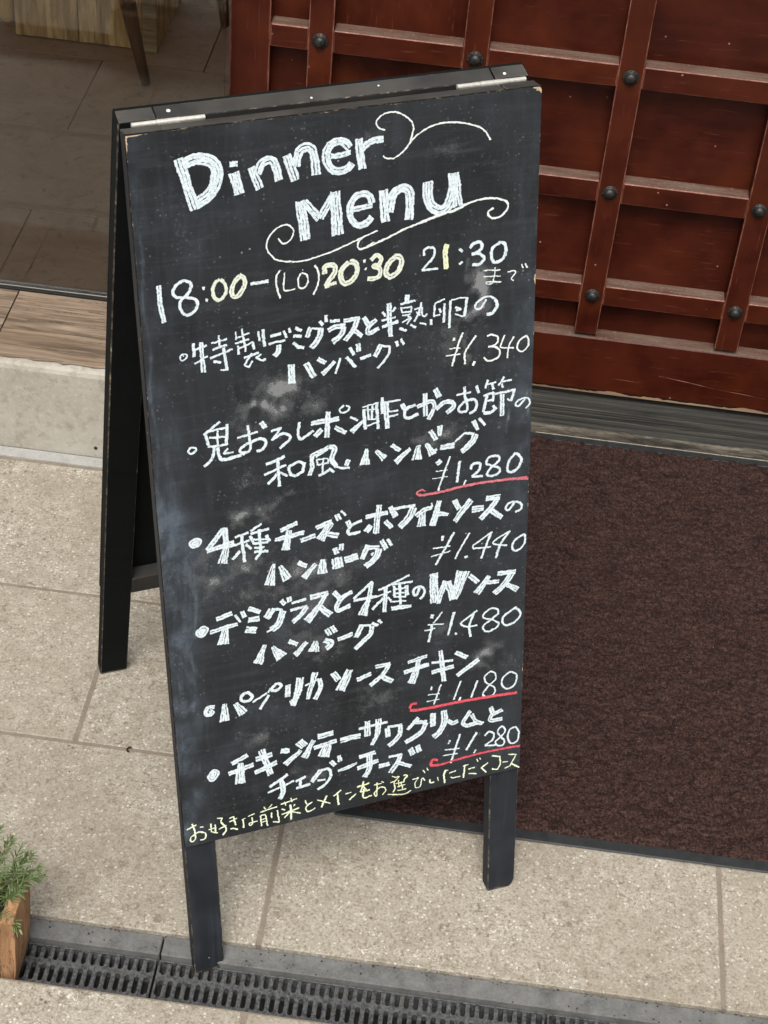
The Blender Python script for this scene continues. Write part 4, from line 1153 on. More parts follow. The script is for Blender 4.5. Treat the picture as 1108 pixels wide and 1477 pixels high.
CHALK = """@title w
977,977:518,10634 577,10384 651,10092;~1158,1158:581,10585 685,10614 776,10603 860,10552 898,10459 873,10327 794,10221 676,10157;602,602:1039,10515 1112,10514;1031,1031:1070,10422 1121,10195;792,792:1253,10457 1333,10226;~840,840:1319,10386 1366,10485 1436,10514 1487,10492 1515,10404 1542,10290;906,906:1631,10533 1711,10265;~900,900:1721,10407 1758,10550 1835,10598 1903,10559 1926,10445 1937,10296;~536,536:2104,10466 2201,10468 2310,10484;~835,835:2300,10528 2247,10595 2183,10613 2096,10583 2051,10504 2064,10397 2111,10322 2186,10295 2274,10318 2320,10366;825,825:2405,10610 2432,10294;~647,647:2441,10501 2507,10554 2584,10579 2666,10580;1053,1053:1755,10033 1796,9608;787,787:1799,10017 1956,9822;761,761:1967,9821 2116,10068;1019,1274:2132,10082 2150,9615;~552,552:2308,9867 2419,9871 2536,9883;~684,684:2536,9910 2510,9990 2444,10026 2355,10004 2293,9915 2290,9805 2338,9716 2404,9682 2483,9708 2528,9757;924,924:2660,10031 2681,9687;~919,919:2719,9785 2768,9960 2860,10027 2936,9996 2956,9870 2938,9673;~1058,1058:3156,10059 3165,9876 3207,9774 3302,9725 3388,9772 3438,9916 3445,10113;1131,1131:3450,10113 3500,9746
@flourish f
~173,173:1505,9665 1530,9623 1567,9602 1617,9617 1662,9671 1670,9735 1629,9790 1581,9802 1499,9780 1432,9724 1386,9654 1377,9579 1417,9496 1495,9424 1657,9387 1788,9382 1943,9405 2099,9439 2267,9493 2435,9548 2593,9599;~180,180:2424,9538 2390,9515 2367,9474 2377,9433 2416,9416 2490,9445 2555,9476;~220,220:2399,9416 2466,9427 2687,9497 2908,9576 3079,9620;~309,309:3079,9620 3319,9681 3457,9704 3595,9754;~227,227:3595,9754 3734,9783 3874,9781 3997,9752 4072,9705 4070,9632 4001,9565 3913,9551 3851,9593 3850,9636 3911,9670;~176,176:2688,10670 2627,10697 2596,10746 2615,10797 2683,10841 2779,10847 2874,10814 2957,10745 2995,10675 2984,10583 2941,10482 2872,10410 2788,10366 2705,10369 2664,10401;~179,179:2948,10488 3011,10554 3109,10616 3220,10656 3332,10670 3472,10659 3613,10625 3728,10579 3814,10508 3859,10422
@hours w
~428,428:218,9337 218,9166 247,8925;~353,353:557,9321 487,9352 399,9317 361,9240 396,9180 488,9166 579,9138 608,9078 570,9000 488,8971 433,9036 433,9133 503,9191 554,9267 551,9322;378,378:671,9242 698,9238;326,326:696,9103 722,9096;~358,358:1185,9208 1381,9213;~289,289:3118,9240 3118,9304 3168,9325 3233,9302 3226,9217 3154,9142 3089,9079;262,262:3089,9076 3277,9073;321,321:3524,9261 3561,9225;293,293:3518,9086 3559,9109;~382,382:3641,9252 3692,9302 3765,9299 3781,9240 3723,9190 3664,9177;~384,384:3672,9180 3753,9172 3813,9105 3755,9051 3673,9057;~387,387:3995,9268 3914,9221 3894,9123 3933,9044 4014,9062 4065,9142 4047,9246 3987,9269
@hours y
~382,382:861,9311 799,9265 780,9177 803,9104 855,9083 912,9144 918,9240 868,9310;~439,439:1076,9314 1012,9254 980,9161 997,9096 1058,9108 1117,9197 1121,9280 1076,9321;~477,477:1995,9202 1997,9272 2053,9292 2108,9270 2106,9200 2049,9124 1998,9060;424,424:1991,9054 2124,9084;~540,540:2262,9290 2191,9230 2168,9149 2208,9065 2286,9074 2351,9164 2346,9264 2276,9295;~427,427:2515,9282 2572,9324 2628,9288 2606,9220 2542,9208 2612,9169 2604,9085 2540,9066 2469,9073;~518,518:2799,9278 2712,9212 2676,9117 2725,9060 2811,9097 2855,9191 2841,9264 2770,9282
@hours f
~208,208:1511,9315 1467,9251 1463,9140 1498,9001;~167,167:1560,9280 1547,9198 1549,9085 1666,9084;~196,196:1734,9247 1704,9188 1708,9103 1756,9075 1806,9131 1802,9216 1741,9253;180,180:1752,9280 1760,9281;~211,211:1891,9316 1927,9226 1916,9101 1861,8988;368,368:2426,9278 2452,9277;369,369:2446,9196 2460,9186;134,134:3815,8966 4009,8946;135,135:3809,8901 4011,8872;~150,150:3941,8985 3936,8883 3915,8812 3863,8798 3836,8817 3877,8825 4020,8804;~151,151:4093,8904 4160,8916 4191,8897 4162,8850 4140,8816 4170,8800;166,166:4256,8976 4280,8928;166,166:4301,8977 4326,8922
@hours Y
~466,466:3378,9332 3357,9256 3361,9184 3369,9053
@item1 w
~187,187:386,8491 399,8532 444,8535 463,8511 441,8482 405,8472 386,8496;145,145:418,8513 428,8516;354,354:534,8644 534,8488;250,250:532,8564 680,8598;378,462:620,8643 627,8299;230,230:537,8407 683,8474;230,230:812,8689 814,8550;230,230:727,8612 901,8632;272,272:737,8535 897,8568;252,252:706,8443 955,8510;360,360:855,8543 881,8289;191,191:810,8290 896,8281;253,253:739,8400 822,8375;189,189:999,8702 996,8606;210,210:992,8623 1148,8662;254,254:1064,8724 1096,8455;232,232:984,8565 1139,8594;253,253:1013,8539 1018,8435;211,211:1011,8501 1179,8555;318,318:1179,8555 1190,8467;275,275:1241,8669 1251,8554;361,361:1298,8682 1304,8480;276,276:1072,8388 1239,8420;234,234:1162,8428 1073,8300;234,234:1073,8300 1123,8270 1163,8340;277,277:1201,8377 1256,8330 1313,8332;192,192:1264,8400 1211,8370;361,361:1372,8586 1492,8600;299,299:1519,8628 1552,8541;320,320:1582,8650 1596,8594;277,277:1347,8504 1535,8517;~535,535:1460,8474 1447,8400 1406,8357;385,385:1650,8639 1721,8596;386,386:1625,8551 1719,8531;409,409:1622,8475 1673,8418 1741,8396;537,537:1822,8618 1776,8516;258,258:1837,8604 1963,8579;~626,626:1936,8578 1907,8478 1819,8377;387,387:1924,8672 1964,8622;408,408:1999,8731 1997,8650;388,388:2039,8654 2150,8647;475,475:2015,8549 2090,8580 2207,8573;~587,587:2196,8564 2162,8481 2066,8403;434,434:2200,8634 2369,8635;~501,501:2353,8643 2302,8514 2203,8403;438,438:2302,8514 2397,8424;654,872:1592,8222 1589,8000;680,680:1755,8206 1840,8035;438,438:1897,8235 1973,8180;373,439:2079,8171 1937,8052;287,287:2145,8205 2084,8029;399,399:2215,8207 2320,8066;397,397:2255,8312 2301,8215;551,551:2352,8340 2356,8251;377,377:2372,8156 2497,8186;511,511:2613,8284 2540,8156;267,267:2607,8274 2716,8245;~313,313:2716,8250 2693,8148 2571,8010;402,402:2791,8300 2809,8235;313,313:2839,8314 2881,8246;525,525:2424,8635 2481,8527;~439,439:2563,8591 2476,8517 2469,8446 2594,8485;465,465:2711,8754 2723,8367;307,307:2634,8668 2666,8608;307,307:2786,8699 2748,8650;264,264:2622,8565 2785,8584;397,397:2627,8493 2817,8529;461,461:2922,8821 2917,8745;286,286:2840,8724 3015,8741;176,176:2851,8678 2971,8676;198,198:2846,8690 2861,8622;199,199:2971,8676 2959,8606;199,199:2861,8622 2965,8617;155,155:2861,8589 2959,8590;244,244:2927,8578 2959,8540 2915,8475;221,221:2861,8506 2970,8549;~244,244:3086,8708 3058,8602 2997,8495;221,221:3003,8638 3091,8652;~222,222:3091,8652 3091,8564 3124,8537 3151,8566;200,200:3025,8607 3069,8556;311,311:2827,8444 2909,8398;312,312:2953,8463 3019,8420;223,223:3063,8468 3140,8439;336,336:3195,8492 3201,8424;213,213:3356,8706 3244,8670;238,238:3244,8670 3227,8519;215,215:3227,8519 3304,8531;311,311:3350,8654 3346,8429;286,286:3292,8604 3316,8553;313,313:3421,8678 3411,8353;~191,191:3433,8676 3539,8690 3629,8676;361,361:3617,8684 3589,8462;193,193:3476,8510 3577,8464;288,288:3481,8592 3541,8553 3487,8550;~265,265:3844,8626 3780,8528 3726,8531 3719,8585 3802,8644 3886,8653 3953,8612;~413,413:3953,8609 3975,8534 3926,8458 3853,8445
@price1 f
~243,243:3573,8273 3521,8148 3445,7886;412,412:3454,8213 3482,8209;146,146:3413,8105 3545,8093;159,159:3372,8024 3546,8020;~245,245:3731,8211 3642,8092 3600,8013 3602,7885;297,297:3717,7902 3699,7850;~222,222:3864,8178 3906,8195 3986,8158 3994,8096 3946,8055 3879,8051;~224,224:3897,8053 3970,8032 4021,7969 3998,7899 3888,7874 3826,7927;~186,186:4078,8162 4037,8064 4044,8014 4192,7987;~199,199:4189,8125 4130,8012 4115,7873;~213,213:4337,8114 4252,8054 4236,7970 4293,7924 4359,7975 4369,8059 4337,8114
@item2 w
~260,260:402,7389 402,7412 436,7436 477,7423 480,7392 432,7363 400,7384;303,303:769,7689 579,7560;370,370:600,7568 632,7403;282,282:633,7595 832,7604;372,372:844,7647 825,7395;283,283:639,7515 826,7497;285,285:632,7408 831,7405;240,240:737,7588 726,7408;~372,372:689,7392 655,7261 561,7182;~418,418:725,7385 739,7268 789,7224 986,7244;241,241:838,7352 788,7299 898,7289;~331,331:1072,7588 1085,7432 1083,7283 992,7271 975,7309 1039,7360;~377,377:1039,7360 1200,7399 1267,7341 1226,7268 1156,7258;264,264:949,7457 1183,7488;463,463:1225,7594 1270,7524;266,266:972,7293 1022,7237;288,288:1330,7469 1444,7490 1333,7353;~335,335:1339,7360 1453,7414 1538,7381 1536,7324 1419,7241;~336,336:1659,7520 1636,7415 1644,7338 1687,7313 1814,7388;564,564:1795,7478 2110,7478;589,589:1988,7581 1966,7272;519,519:1906,7382 1830,7312;524,524:2064,7380 2186,7292;~248,248:2174,7631 2121,7591 2139,7548 2205,7547 2237,7594 2196,7627;273,273:2242,7477 2329,7415;274,593:2383,7394 2257,7291;381,381:1474,7132 1256,7069;316,316:1229,6945 1486,7024;387,387:1387,7114 1400,6770;385,385:1374,6929 1267,6823;273,273:1413,6945 1497,6881;386,386:1512,6996 1530,6892 1594,6864;340,340:1512,6996 1633,7037 1708,6993;365,365:1698,7007 1672,6906 1594,6868;434,434:1987,7152 1788,7082 1783,6932 1747,6844;~550,550:1992,7153 2052,7122 2013,6994 2068,6894;~324,324:2068,6894 2134,6858 2223,6846;532,532:2211,6950 2179,6879;205,205:1830,7052 1975,7119;183,183:1835,7016 1972,7013;229,229:1840,7027 1849,6948;184,184:1972,7013 1970,6955;229,229:1849,6948 1981,6953;253,253:1917,7024 1900,6826;368,368:1856,6811 1979,6858;323,323:1979,6882 2039,6823;182,182:2387,7569 2575,7593;412,412:2403,7543 2415,7290;391,391:2553,7585 2567,7268;251,251:2448,7569 2456,7406;274,274:2503,7571 2495,7399;160,160:2414,7529 2546,7517;229,229:2432,7328 2555,7353;183,183:2445,7408 2544,7395;366,366:2620,7648 2617,7446;252,252:2614,7580 2836,7581;508,508:2663,7566 2676,7254;230,230:2668,7460 2807,7453;253,253:2678,7394 2807,7406;531,531:2852,7526 2902,7430;~416,416:3015,7486 2902,7453 2885,7375 2924,7338 3048,7369;~441,441:3032,7454 3173,7499 3229,7471 3232,7394 3167,7276;559,559:3128,7600 3133,7330;604,604:3246,7643 3297,7535;~444,444:3264,7389 3343,7451 3440,7449 3469,7385 3389,7321;349,1164:2428,7044 2402,6850;351,819:2541,6999 2638,6882;446,446:2725,7032 2820,6951;400,706:2945,6947 2773,6808;474,1126:3047,6968 3024,6796;405,833:3139,6972 3219,6819;404,404:3219,6861 3271,6881;450,450:3190,7124 3259,7004;686,355:3304,7168 3305,7049;657,657:3316,6894 3486,6892;262,262:3492,6934 3618,7030;359,359:3618,7024 3729,6992;~721,721:3744,6983 3707,6899 3577,6791;527,359:3715,7156 3769,7033;360,360:3784,7180 3862,7076;~331,331:3600,7608 3613,7465 3637,7355 3621,7298 3546,7302 3534,7349 3602,7420;~355,355:3602,7420 3706,7431 3750,7370 3731,7291 3662,7261;258,258:3504,7520 3681,7524;400,400:3744,7595 3774,7496;306,306:3887,7641 3854,7541;212,212:3865,7586 3986,7600;355,355:3934,7586 3958,7511;284,284:4083,7648 4016,7548;237,237:4038,7591 4177,7591;308,308:4050,7566 4075,7514;308,308:3832,7450 3959,7475;356,356:3878,7454 3846,7318 3836,7248;309,309:3959,7475 3950,7358;261,261:3880,7383 3961,7380;406,406:3836,7236 3918,7221 3998,7279;358,358:3951,7311 3987,7257;310,310:3971,7449 4227,7464;383,383:4216,7466 4172,7325;191,191:4172,7331 4125,7363;552,552:4065,7433 4065,7165;~240,240:4349,7324 4280,7252 4233,7261 4238,7296 4313,7336 4384,7323 4410,7253 4358,7202
@price2 w
262,262:3431,6757 3287,6336;517,517:3269,6689 3317,6723;130,130:3258,6593 3404,6586;131,131:3216,6508 3405,6501;351,351:3553,6675 3518,6401;205,205:3635,6408 3600,6355;~380,380:3692,6537 3713,6600 3798,6598 3792,6511 3704,6442;324,324:3704,6439 3843,6424;~326,326:4038,6648 3924,6655 3883,6582 3940,6541 4041,6492 4049,6431 3957,6397 3893,6432 3941,6511 4039,6581 4038,6648;~357,357:4252,6644 4168,6556 4150,6441 4201,6401 4286,6444 4326,6556 4252,6644
@underline2 p
~289,289:3126,6361 3084,6391 3029,6366 3036,6335 3140,6317;~412,412:3042,6330 3140,6314 3350,6316 3631,6334 3916,6330 4203,6311 4421,6276;165,165:4131,6328 4406,6304
@item3 w
~543,543:357,6229 358,6265 409,6287 445,6270 437,6230 388,6210 358,6233;453,453:380,6248 428,6256;513,513:731,6360 533,6131;505,505:532,6119 837,6166;574,689:749,6371 748,6115;693,1097:746,6115 699,5924;299,299:857,6225 1016,6258;323,323:781,6120 1022,6153;396,396:933,6233 953,5886;370,370:907,6044 815,5948;348,348:976,6114 1038,6040;322,322:1172,6340 1038,6271;347,347:1037,6235 1256,6256;347,347:1030,6212 1073,6094;419,419:1220,6184 1249,6093;256,256:1065,6156 1239,6125;302,302:1063,6102 1238,6089;396,396:1137,6275 1145,5980;279,279:1071,6045 1191,6031;351,351:1069,5997 1233,5973;350,350:1075,5897 1144,5968;535,535:1583,6261 1388,6207;540,540:1320,6099 1661,6125;541,1035:1486,6186 1438,5945;567,567:1619,6025 1788,6055;543,543:1808,6155 1994,6200;664,1068:1985,6186 1847,5987;656,656:1945,6046 2065,5992;616,616:2054,6273 2086,6198;308,308:2109,6313 2164,6241;501,501:2179,6164 2206,6096;~406,406:2355,6133 2240,6102 2188,6038 2198,5989 2335,5989;357,1248:1292,5782 1225,5518;430,1098:1361,5742 1442,5551;574,574:1581,5740 1676,5675;408,840:1787,5673 1635,5527;603,1147:1873,5717 1862,5533;1151,1272:2040,5705 2051,5567;601,601:2024,5837 2045,5757;601,601:2104,5879 2097,5799;874,874:2141,5651 2298,5679;553,553:2406,6168 2666,6178;605,725:2566,6291 2519,5931;698,698:2461,6049 2399,5981;558,558:2638,6071 2713,5968;532,725:2697,6239 2769,6103;412,412:2741,6211 3006,6203;~827,827:2985,6183 2924,6058 2814,5954;585,585:3012,6059 3111,6117 3210,6137;244,244:3204,6194 3216,6136;736,1043:3093,6080 3081,5913;616,863:3304,6199 3219,5884;543,370:3281,6035 3416,5997;609,609:2422,5789 2347,5622;488,488:2418,5762 2562,5731;~734,734:2556,5716 2514,5604 2391,5511;366,366:2457,5655 2492,5673;489,489:2586,5823 2649,5696;392,392:2662,5825 2713,5726;717,544:3493,6170 3551,6042;794,645:3697,6133 3498,5889;774,774:3715,5999 3862,5991;725,725:3888,6115 4066,6098;~676,676:4036,6085 3948,5971 3818,5851;632,632:3967,5929 4094,5816;~302,302:4249,5985 4179,5898 4142,5931 4177,5987 4261,5995 4341,5947 4337,5878 4265,5855
@price3 w
327,327:3491,5742 3261,5342;623,623:3333,5692 3357,5687;163,163:3225,5575 3445,5566;176,176:3201,5467 3445,5495;~252,252:3689,5693 3583,5523 3506,5372;330,330:3626,5365 3669,5375;228,228:3979,5645 3727,5505;228,228:3727,5499 3746,5465 3964,5441;307,307:3966,5645 3839,5306;~230,230:4210,5609 4017,5521 4006,5471 4172,5416;~333,333:4198,5599 4092,5466 4029,5271;~285,285:4384,5527 4275,5466 4240,5395 4266,5327 4340,5334 4400,5413 4403,5503 4372,5530
@item4 w
~592,592:366,5040 363,5079 409,5119 453,5109 448,5071 403,5025 366,5040;284,284:395,5065 418,5085;570,570:582,5208 770,5247;335,335:807,5216 862,5101;454,454:889,5241 918,5154;430,550:504,5045 822,5085;720,1297:681,5052 642,4851;504,504:965,5265 1098,5186;698,698:960,5106 1083,5100;822,822:921,4987 1042,4945;868,868:1241,5178 1169,5086;363,363:1236,5189 1369,5154;~802,802:1374,5134 1317,4980 1223,4912;292,292:1246,4919 1166,4897;531,531:1355,5281 1400,5218;604,604:1449,5306 1460,5242;344,1131:1136,4722 1039,4486;371,1386:1227,4677 1331,4500;389,389:1480,5215 1656,5236;390,390:1459,5124 1665,5141;~586,586:1662,5135 1593,5041 1489,4956;708,708:1711,5245 1920,5255;539,539:1909,5258 1801,5096;540,958:1806,5101 1657,4929;717,717:1812,5100 1944,4953;616,616:1991,5256 2067,5138;~518,518:2216,5207 2084,5147 2024,5044 2045,4990 2189,5025;371,371:2470,5294 2230,5103;424,424:2233,5080 2519,5073;498,498:2458,5275 2414,5045;551,1127:2414,5045 2340,4853;544,544:1429,4706 1526,4636;423,746:1642,4636 1493,4497;425,1375:1754,4627 1724,4489;~690,690:1861,4618 1941,4553 1881,4494;499,499:1891,4760 1930,4672;500,500:1955,4784 2003,4696;579,579:2027,4585 2206,4621;632,632:2326,4722 2254,4559;329,329:2326,4712 2443,4684;~508,508:2452,4671 2435,4566 2369,4509 2239,4403;406,406:2455,4720 2531,4663;406,406:2532,4742 2579,4689;299,299:2931,5277 2541,5151;302,302:2706,5198 2972,5177;250,250:2511,5067 2699,5102;429,429:2635,5168 2614,4834;401,401:2604,5032 2461,4902;277,277:2651,5035 2698,4972;352,352:2735,5172 2746,5013;252,252:2723,5123 2889,5111;429,429:2889,5137 2900,5004;227,227:2734,5068 2888,5046;227,227:2734,5016 2888,4987;380,380:2806,5195 2816,4892;228,228:2686,4961 2888,4928;585,331:2703,4865 2944,4846;~354,354:3055,5073 3021,4983 2983,4998 2983,5063 3055,5093 3117,5033 3103,4957 3061,4914;1026,1026:3239,5228 3245,4819;765,765:3282,4804 3389,5090;852,852:3416,5077 3485,4810;894,1597:3500,4813 3612,5177;517,517:3701,5098 3803,4981;624,832:3949,5033 3790,4827;443,443:3926,4949 4074,4936;601,601:4062,5047 4294,5026;~785,785:4251,5022 4161,4889 4022,4774;528,726:4161,4887 4320,4760
@price4 w
233,233:3349,4668 3234,4528;340,340:3216,4512 3176,4272;439,439:3197,4637 3231,4629;182,182:3161,4525 3368,4489;208,208:3119,4448 3258,4455;394,289:3499,4629 3424,4314;342,342:3523,4297 3535,4324;262,262:3803,4583 3595,4456;~264,264:3589,4457 3608,4412 3701,4370 3806,4372;~342,342:3772,4576 3700,4390 3721,4222;~267,267:4078,4457 4070,4534 3982,4568 3884,4510 3891,4451 4010,4398 4087,4326 4038,4269 3938,4245 3881,4300 3899,4357 3998,4415 4071,4473;~322,322:4320,4516 4172,4429 4136,4355 4188,4281 4301,4303 4374,4381 4347,4469 4289,4507
@item5 w
~445,445:485,4008 412,4020 376,3949 406,3910 464,3933 432,3975;499,1223:610,4018 597,3776;602,1103:742,3988 828,3823;~424,424:866,4110 812,4063 832,4001 911,3991 948,4048 905,4104 860,4109;276,276:950,3954 1132,4041;403,403:1154,4009 1036,3829;~402,402:1240,4135 1186,4081 1236,4048 1301,4085 1286,4134 1229,4140;275,275:1144,4045 1181,4096;658,658:1394,4088 1382,3929;913,913:1545,4153 1522,3984;918,551:1519,3984 1444,3775;459,459:1420,3863 1448,3791;275,275:1601,4028 1778,4081;767,429:1732,4186 1626,3826;~582,582:1778,4081 1796,3962 1720,3805;769,769:1952,4126 2017,4007;898,1207:2162,4117 2042,3850;529,529:2256,3951 2432,3994;468,468:2491,4081 2678,4083;~531,531:2664,4086 2590,3957 2422,3827;630,630:2546,3935 2709,3815;431,431:3149,4079 2910,4042;569,569:2855,3908 3173,3951;601,668:3041,4045 3017,3911;671,1040:3021,3919 2947,3727;540,675:3328,4109 3353,3845;612,612:3352,3854 3377,3653;371,371:3212,3959 3493,3933;508,508:3212,3819 3502,3843;576,576:3527,4038 3679,3930;614,614:3830,3863 3550,3693
@price5 w
223,223:3338,3610 3244,3331;475,475:3204,3586 3220,3582;154,154:3165,3494 3323,3477;154,154:3149,3400 3315,3393;241,241:3599,3597 3506,3335;242,242:3601,3355 3578,3298;278,278:3822,3549 3738,3310;~227,227:4062,3596 3997,3639 3918,3579 3944,3483 4050,3383 4052,3293 3956,3272 3898,3323 3969,3422 4064,3506 4062,3596;~263,263:4256,3574 4161,3499 4155,3393 4230,3319 4327,3367 4347,3506 4256,3574
@underline5 r
~407,407:3019,3402 2953,3407 2922,3352;~555,555:2930,3329 3047,3302 3363,3291 3682,3280 4004,3260 4363,3231
@item6 w
~491,491:378,2976 372,3022 421,3078 461,3061 454,3014 402,2961 378,2976;409,409:401,3006 431,3035;601,601:845,3207 655,3132;634,634:605,2989 919,3045;692,1274:757,3108 741,2812;782,782:1022,3233 1123,2839;691,691:950,3114 1149,3138;640,640:934,2918 1206,3002;695,695:1269,3153 1369,3130;503,782:1514,3097 1314,2937;421,421:1339,2778 1099,2656;311,311:1076,2570 1412,2666;~623,623:1248,2720 1269,2545 1223,2435;1004,1004:1498,3239 1559,3146;474,916:1682,3202 1553,2978;726,726:1737,3245 1933,3252;571,571:1679,3088 1973,3126;955,1559:1859,3086 1799,2927;735,735:2022,3108 2278,3117;385,385:2261,3218 2635,3228;738,738:2372,3303 2369,3084;740,740:2519,3298 2501,3068;614,388:2501,3068 2428,2934;648,648:2627,3137 2640,3005;388,388:2634,3152 2824,3135;~618,618:2804,3123 2781,2975 2646,2857;415,415:1433,2644 1564,2684;416,416:1498,2659 1486,2524;417,417:1436,2539 1618,2556;578,578:1754,2725 1641,2584;~419,419:1750,2723 1863,2720 1882,2602 1813,2500 1709,2443;290,290:1713,2581 1815,2569;546,546:1888,2825 1944,2749;482,482:1994,2887 2011,2799;324,485:1978,2653 2126,2681;453,194:2126,2681 2222,2711;584,584:2260,2791 2467,2811;588,588:2235,2624 2502,2671;~719,719:2393,2788 2387,2582 2321,2469;624,624:2516,2580 2651,2586;395,395:2644,2693 2821,2687;~626,626:2801,2689 2763,2581 2664,2442;456,456:2743,2580 2941,2469;733,733:2927,2741 2969,2641;664,664:3025,2765 3054,2660;446,446:3039,3184 2897,3041;448,448:2968,3131 3149,3091;~623,623:3138,3085 3078,2956 2869,2852;693,693:3236,3200 3229,3007;~767,767:3379,3206 3388,3055 3333,2906 3240,2835;~559,559:3431,3044 3493,2982 3565,2999;~561,561:3732,3106 3669,3017 3634,2947 3687,2893 3816,2905;~458,458:3749,3051 3816,2923 3906,2871;636,636:4007,3092 4042,2992;~496,496:4164,3015 4018,2961 4011,2886 4167,2876
@price6 w
303,303:3599,2788 3473,2367;493,493:3443,2701 3456,2697;213,213:3391,2595 3593,2567;178,178:3367,2512 3569,2490;356,356:3826,2754 3683,2514;269,269:3814,2488 3790,2438;~286,286:3934,2670 3990,2719 4056,2674 4042,2584 3939,2519;270,270:3940,2515 4101,2484;~253,253:4203,2727 4161,2757 4113,2695 4148,2612 4208,2520 4184,2461 4118,2470 4084,2536 4165,2607 4213,2669 4198,2732;~272,272:4360,2704 4270,2672 4257,2545 4300,2458 4383,2473 4405,2598 4360,2704
@underline6 r
~459,459:3302,2461 3238,2488 3203,2442 3225,2402 3319,2382;~359,359:3254,2387 3319,2378 3530,2398 3856,2411 4186,2404 4427,2385
@course z
194,194:41,2297 164,2341;~195,195:111,2370 136,2255 140,2145 110,2100 73,2118 93,2173 183,2220 258,2191 271,2132 241,2094 197,2098;159,159:204,2291 247,2286;172,172:342,2308 339,2180 420,2142;147,147:309,2223 392,2232;172,172:395,2278 393,2150;171,171:422,2365 487,2352 467,2291;~222,222:467,2291 517,2208 519,2139 477,2090;172,172:434,2192 535,2223;148,148:573,2320 635,2335;148,148:570,2266 671,2297;198,198:624,2339 649,2195;~223,223:580,2155 614,2158 673,2120;124,124:730,2253 775,2267;199,199:741,2263 749,2124;136,136:809,2284 893,2306;~174,174:858,2255 858,2160 830,2141 826,2176 926,2180;161,161:1013,2372 1039,2331;124,124:1120,2382 1073,2334;174,174:966,2305 1183,2329;163,163:969,2250 972,2085;174,174:969,2250 1030,2252 1050,2068;125,125:977,2186 1033,2190;125,125:975,2145 1037,2148;163,163:1109,2256 1105,2168;189,189:1183,2271 1198,2082 1120,2106;175,175:1231,2346 1441,2380;150,150:1277,2373 1297,2313;150,150:1363,2409 1377,2344;151,151:1409,2300 1391,2271;175,175:1239,2275 1283,2242;201,201:1236,2187 1463,2230;252,252:1353,2310 1356,2076;176,176:1349,2202 1267,2130;202,202:1360,2198 1477,2137;176,176:1546,2322 1561,2249;~190,190:1635,2275 1560,2222 1563,2152 1608,2139 1672,2168;178,178:1698,2284 1867,2180;254,254:1825,2316 1751,2152;203,203:2015,2350 1910,2284;256,256:1962,2310 1975,2128;179,179:2070,2272 2145,2278;192,192:2207,2237 2113,2168;144,144:2956,2250 3039,2261;~144,144:3039,2261 2991,2177 3003,2111 3062,2115 3086,2233 3127,2187;131,131:3098,2361 3128,2305;131,131:3151,2381 3169,2334;~197,197:3193,2189 3205,2130 3253,2130;132,132:3300,2193 3307,2129;~237,237:3407,2279 3384,2188 3396,2073;119,119:3389,2267 3443,2266;159,159:3456,2216 3546,2226;159,159:3474,2142 3516,2123 3607,2122;213,213:3671,2288 3650,2085;159,159:3642,2268 3720,2281;160,160:3715,2206 3805,2209;174,174:3722,2134 3831,2101;159,159:3828,2335 3847,2288;133,133:3870,2344 3883,2312;214,214:3987,2234 3891,2178 3966,2086;202,202:4040,2331 4151,2287 4160,2165 4124,2091 4044,2120;148,148:4190,2185 4264,2178;176,176:4267,2289 4378,2259 4296,2099 4223,2077;217,217:4320,2127 4427,2041
@course Y
230,230:2220,2336 2383,2358;231,231:2314,2405 2265,2248;231,231:2265,2248 2387,2254;~232,232:2312,2289 2298,2169 2327,2140 2414,2156;180,180:2290,2350 2358,2235;155,155:2446,2306 2545,2305;~181,181:2487,2335 2478,2131 2449,2153 2462,2205 2544,2250 2602,2192 2554,2123;155,155:2545,2339 2574,2310;~155,155:2686,2381 2733,2348 2779,2348 2714,2284;155,155:2662,2285 2732,2293;~182,182:2708,2272 2719,2172 2695,2123;~170,170:2625,2109 2836,2055 2937,2088;~182,182:2838,2342 2862,2355 2885,2325 2850,2287 2838,2249;156,156:2732,2251 2849,2245;156,156:2755,2196 2861,2201;156,156:2802,2259 2825,2141;157,157:2754,2134 2872,2128;156,156:2767,2296 2778,2183
"""

# ================================================================== CHALK LETTERING
CM = {'w': 'cw', 'f': 'cf', 'y': 'cy', 'Y': 'cY', 'z': 'cz', 'p': 'cp', 'r': 'cr'}
NAMES = {'title': 'chalk_letter', 'flourish': 'chalk_flourish', 'hours': 'chalk_figure', 'course': 'chalk_character'}
for _i in range(1, 7):
    NAMES['item%d' % _i] = 'chalk_character'; NAMES['price%d' % _i] = 'chalk_figure'; NAMES['underline%d' % _i] = 'chalk_underline'
CLABEL = {'p': 'dusty pink chalk underline', 'r': 'bold red chalk underline', 'Y': 'yellow chalk', 'y': 'pale yellow chalk'}
def catmull(P, step):
    out = []
    n = len(P)
    for i in range(n - 1):
        p0 = P[max(i - 1, 0)]; p1 = P[i]; p2 = P[i + 1]; p3 = P[min(i + 2, n - 1)]
        m = max(2, int(np.linalg.norm(p2 - p1) / step))
        for j in range(m):
            t = j / m
            out.append(0.5 * ((2 * p1) + (-p0 + p2) * t + (2 * p0 - 5 * p1 + 4 * p2 - p3) * t * t + (-p0 + 3 * p1 - 3 * p2 + p3) * t ** 3))
    out.append(P[-1])
    return np.array(out)
def poly(P, step):
    out = []
    for a, c in zip(P, P[1:]):
        m = max(2, int(np.linalg.norm(c - a) / step))
        for j in range(m):
            out.append(a + (c - a) * j / m)
    out.append(P[-1])
    return np.array(out)
HT = [0]
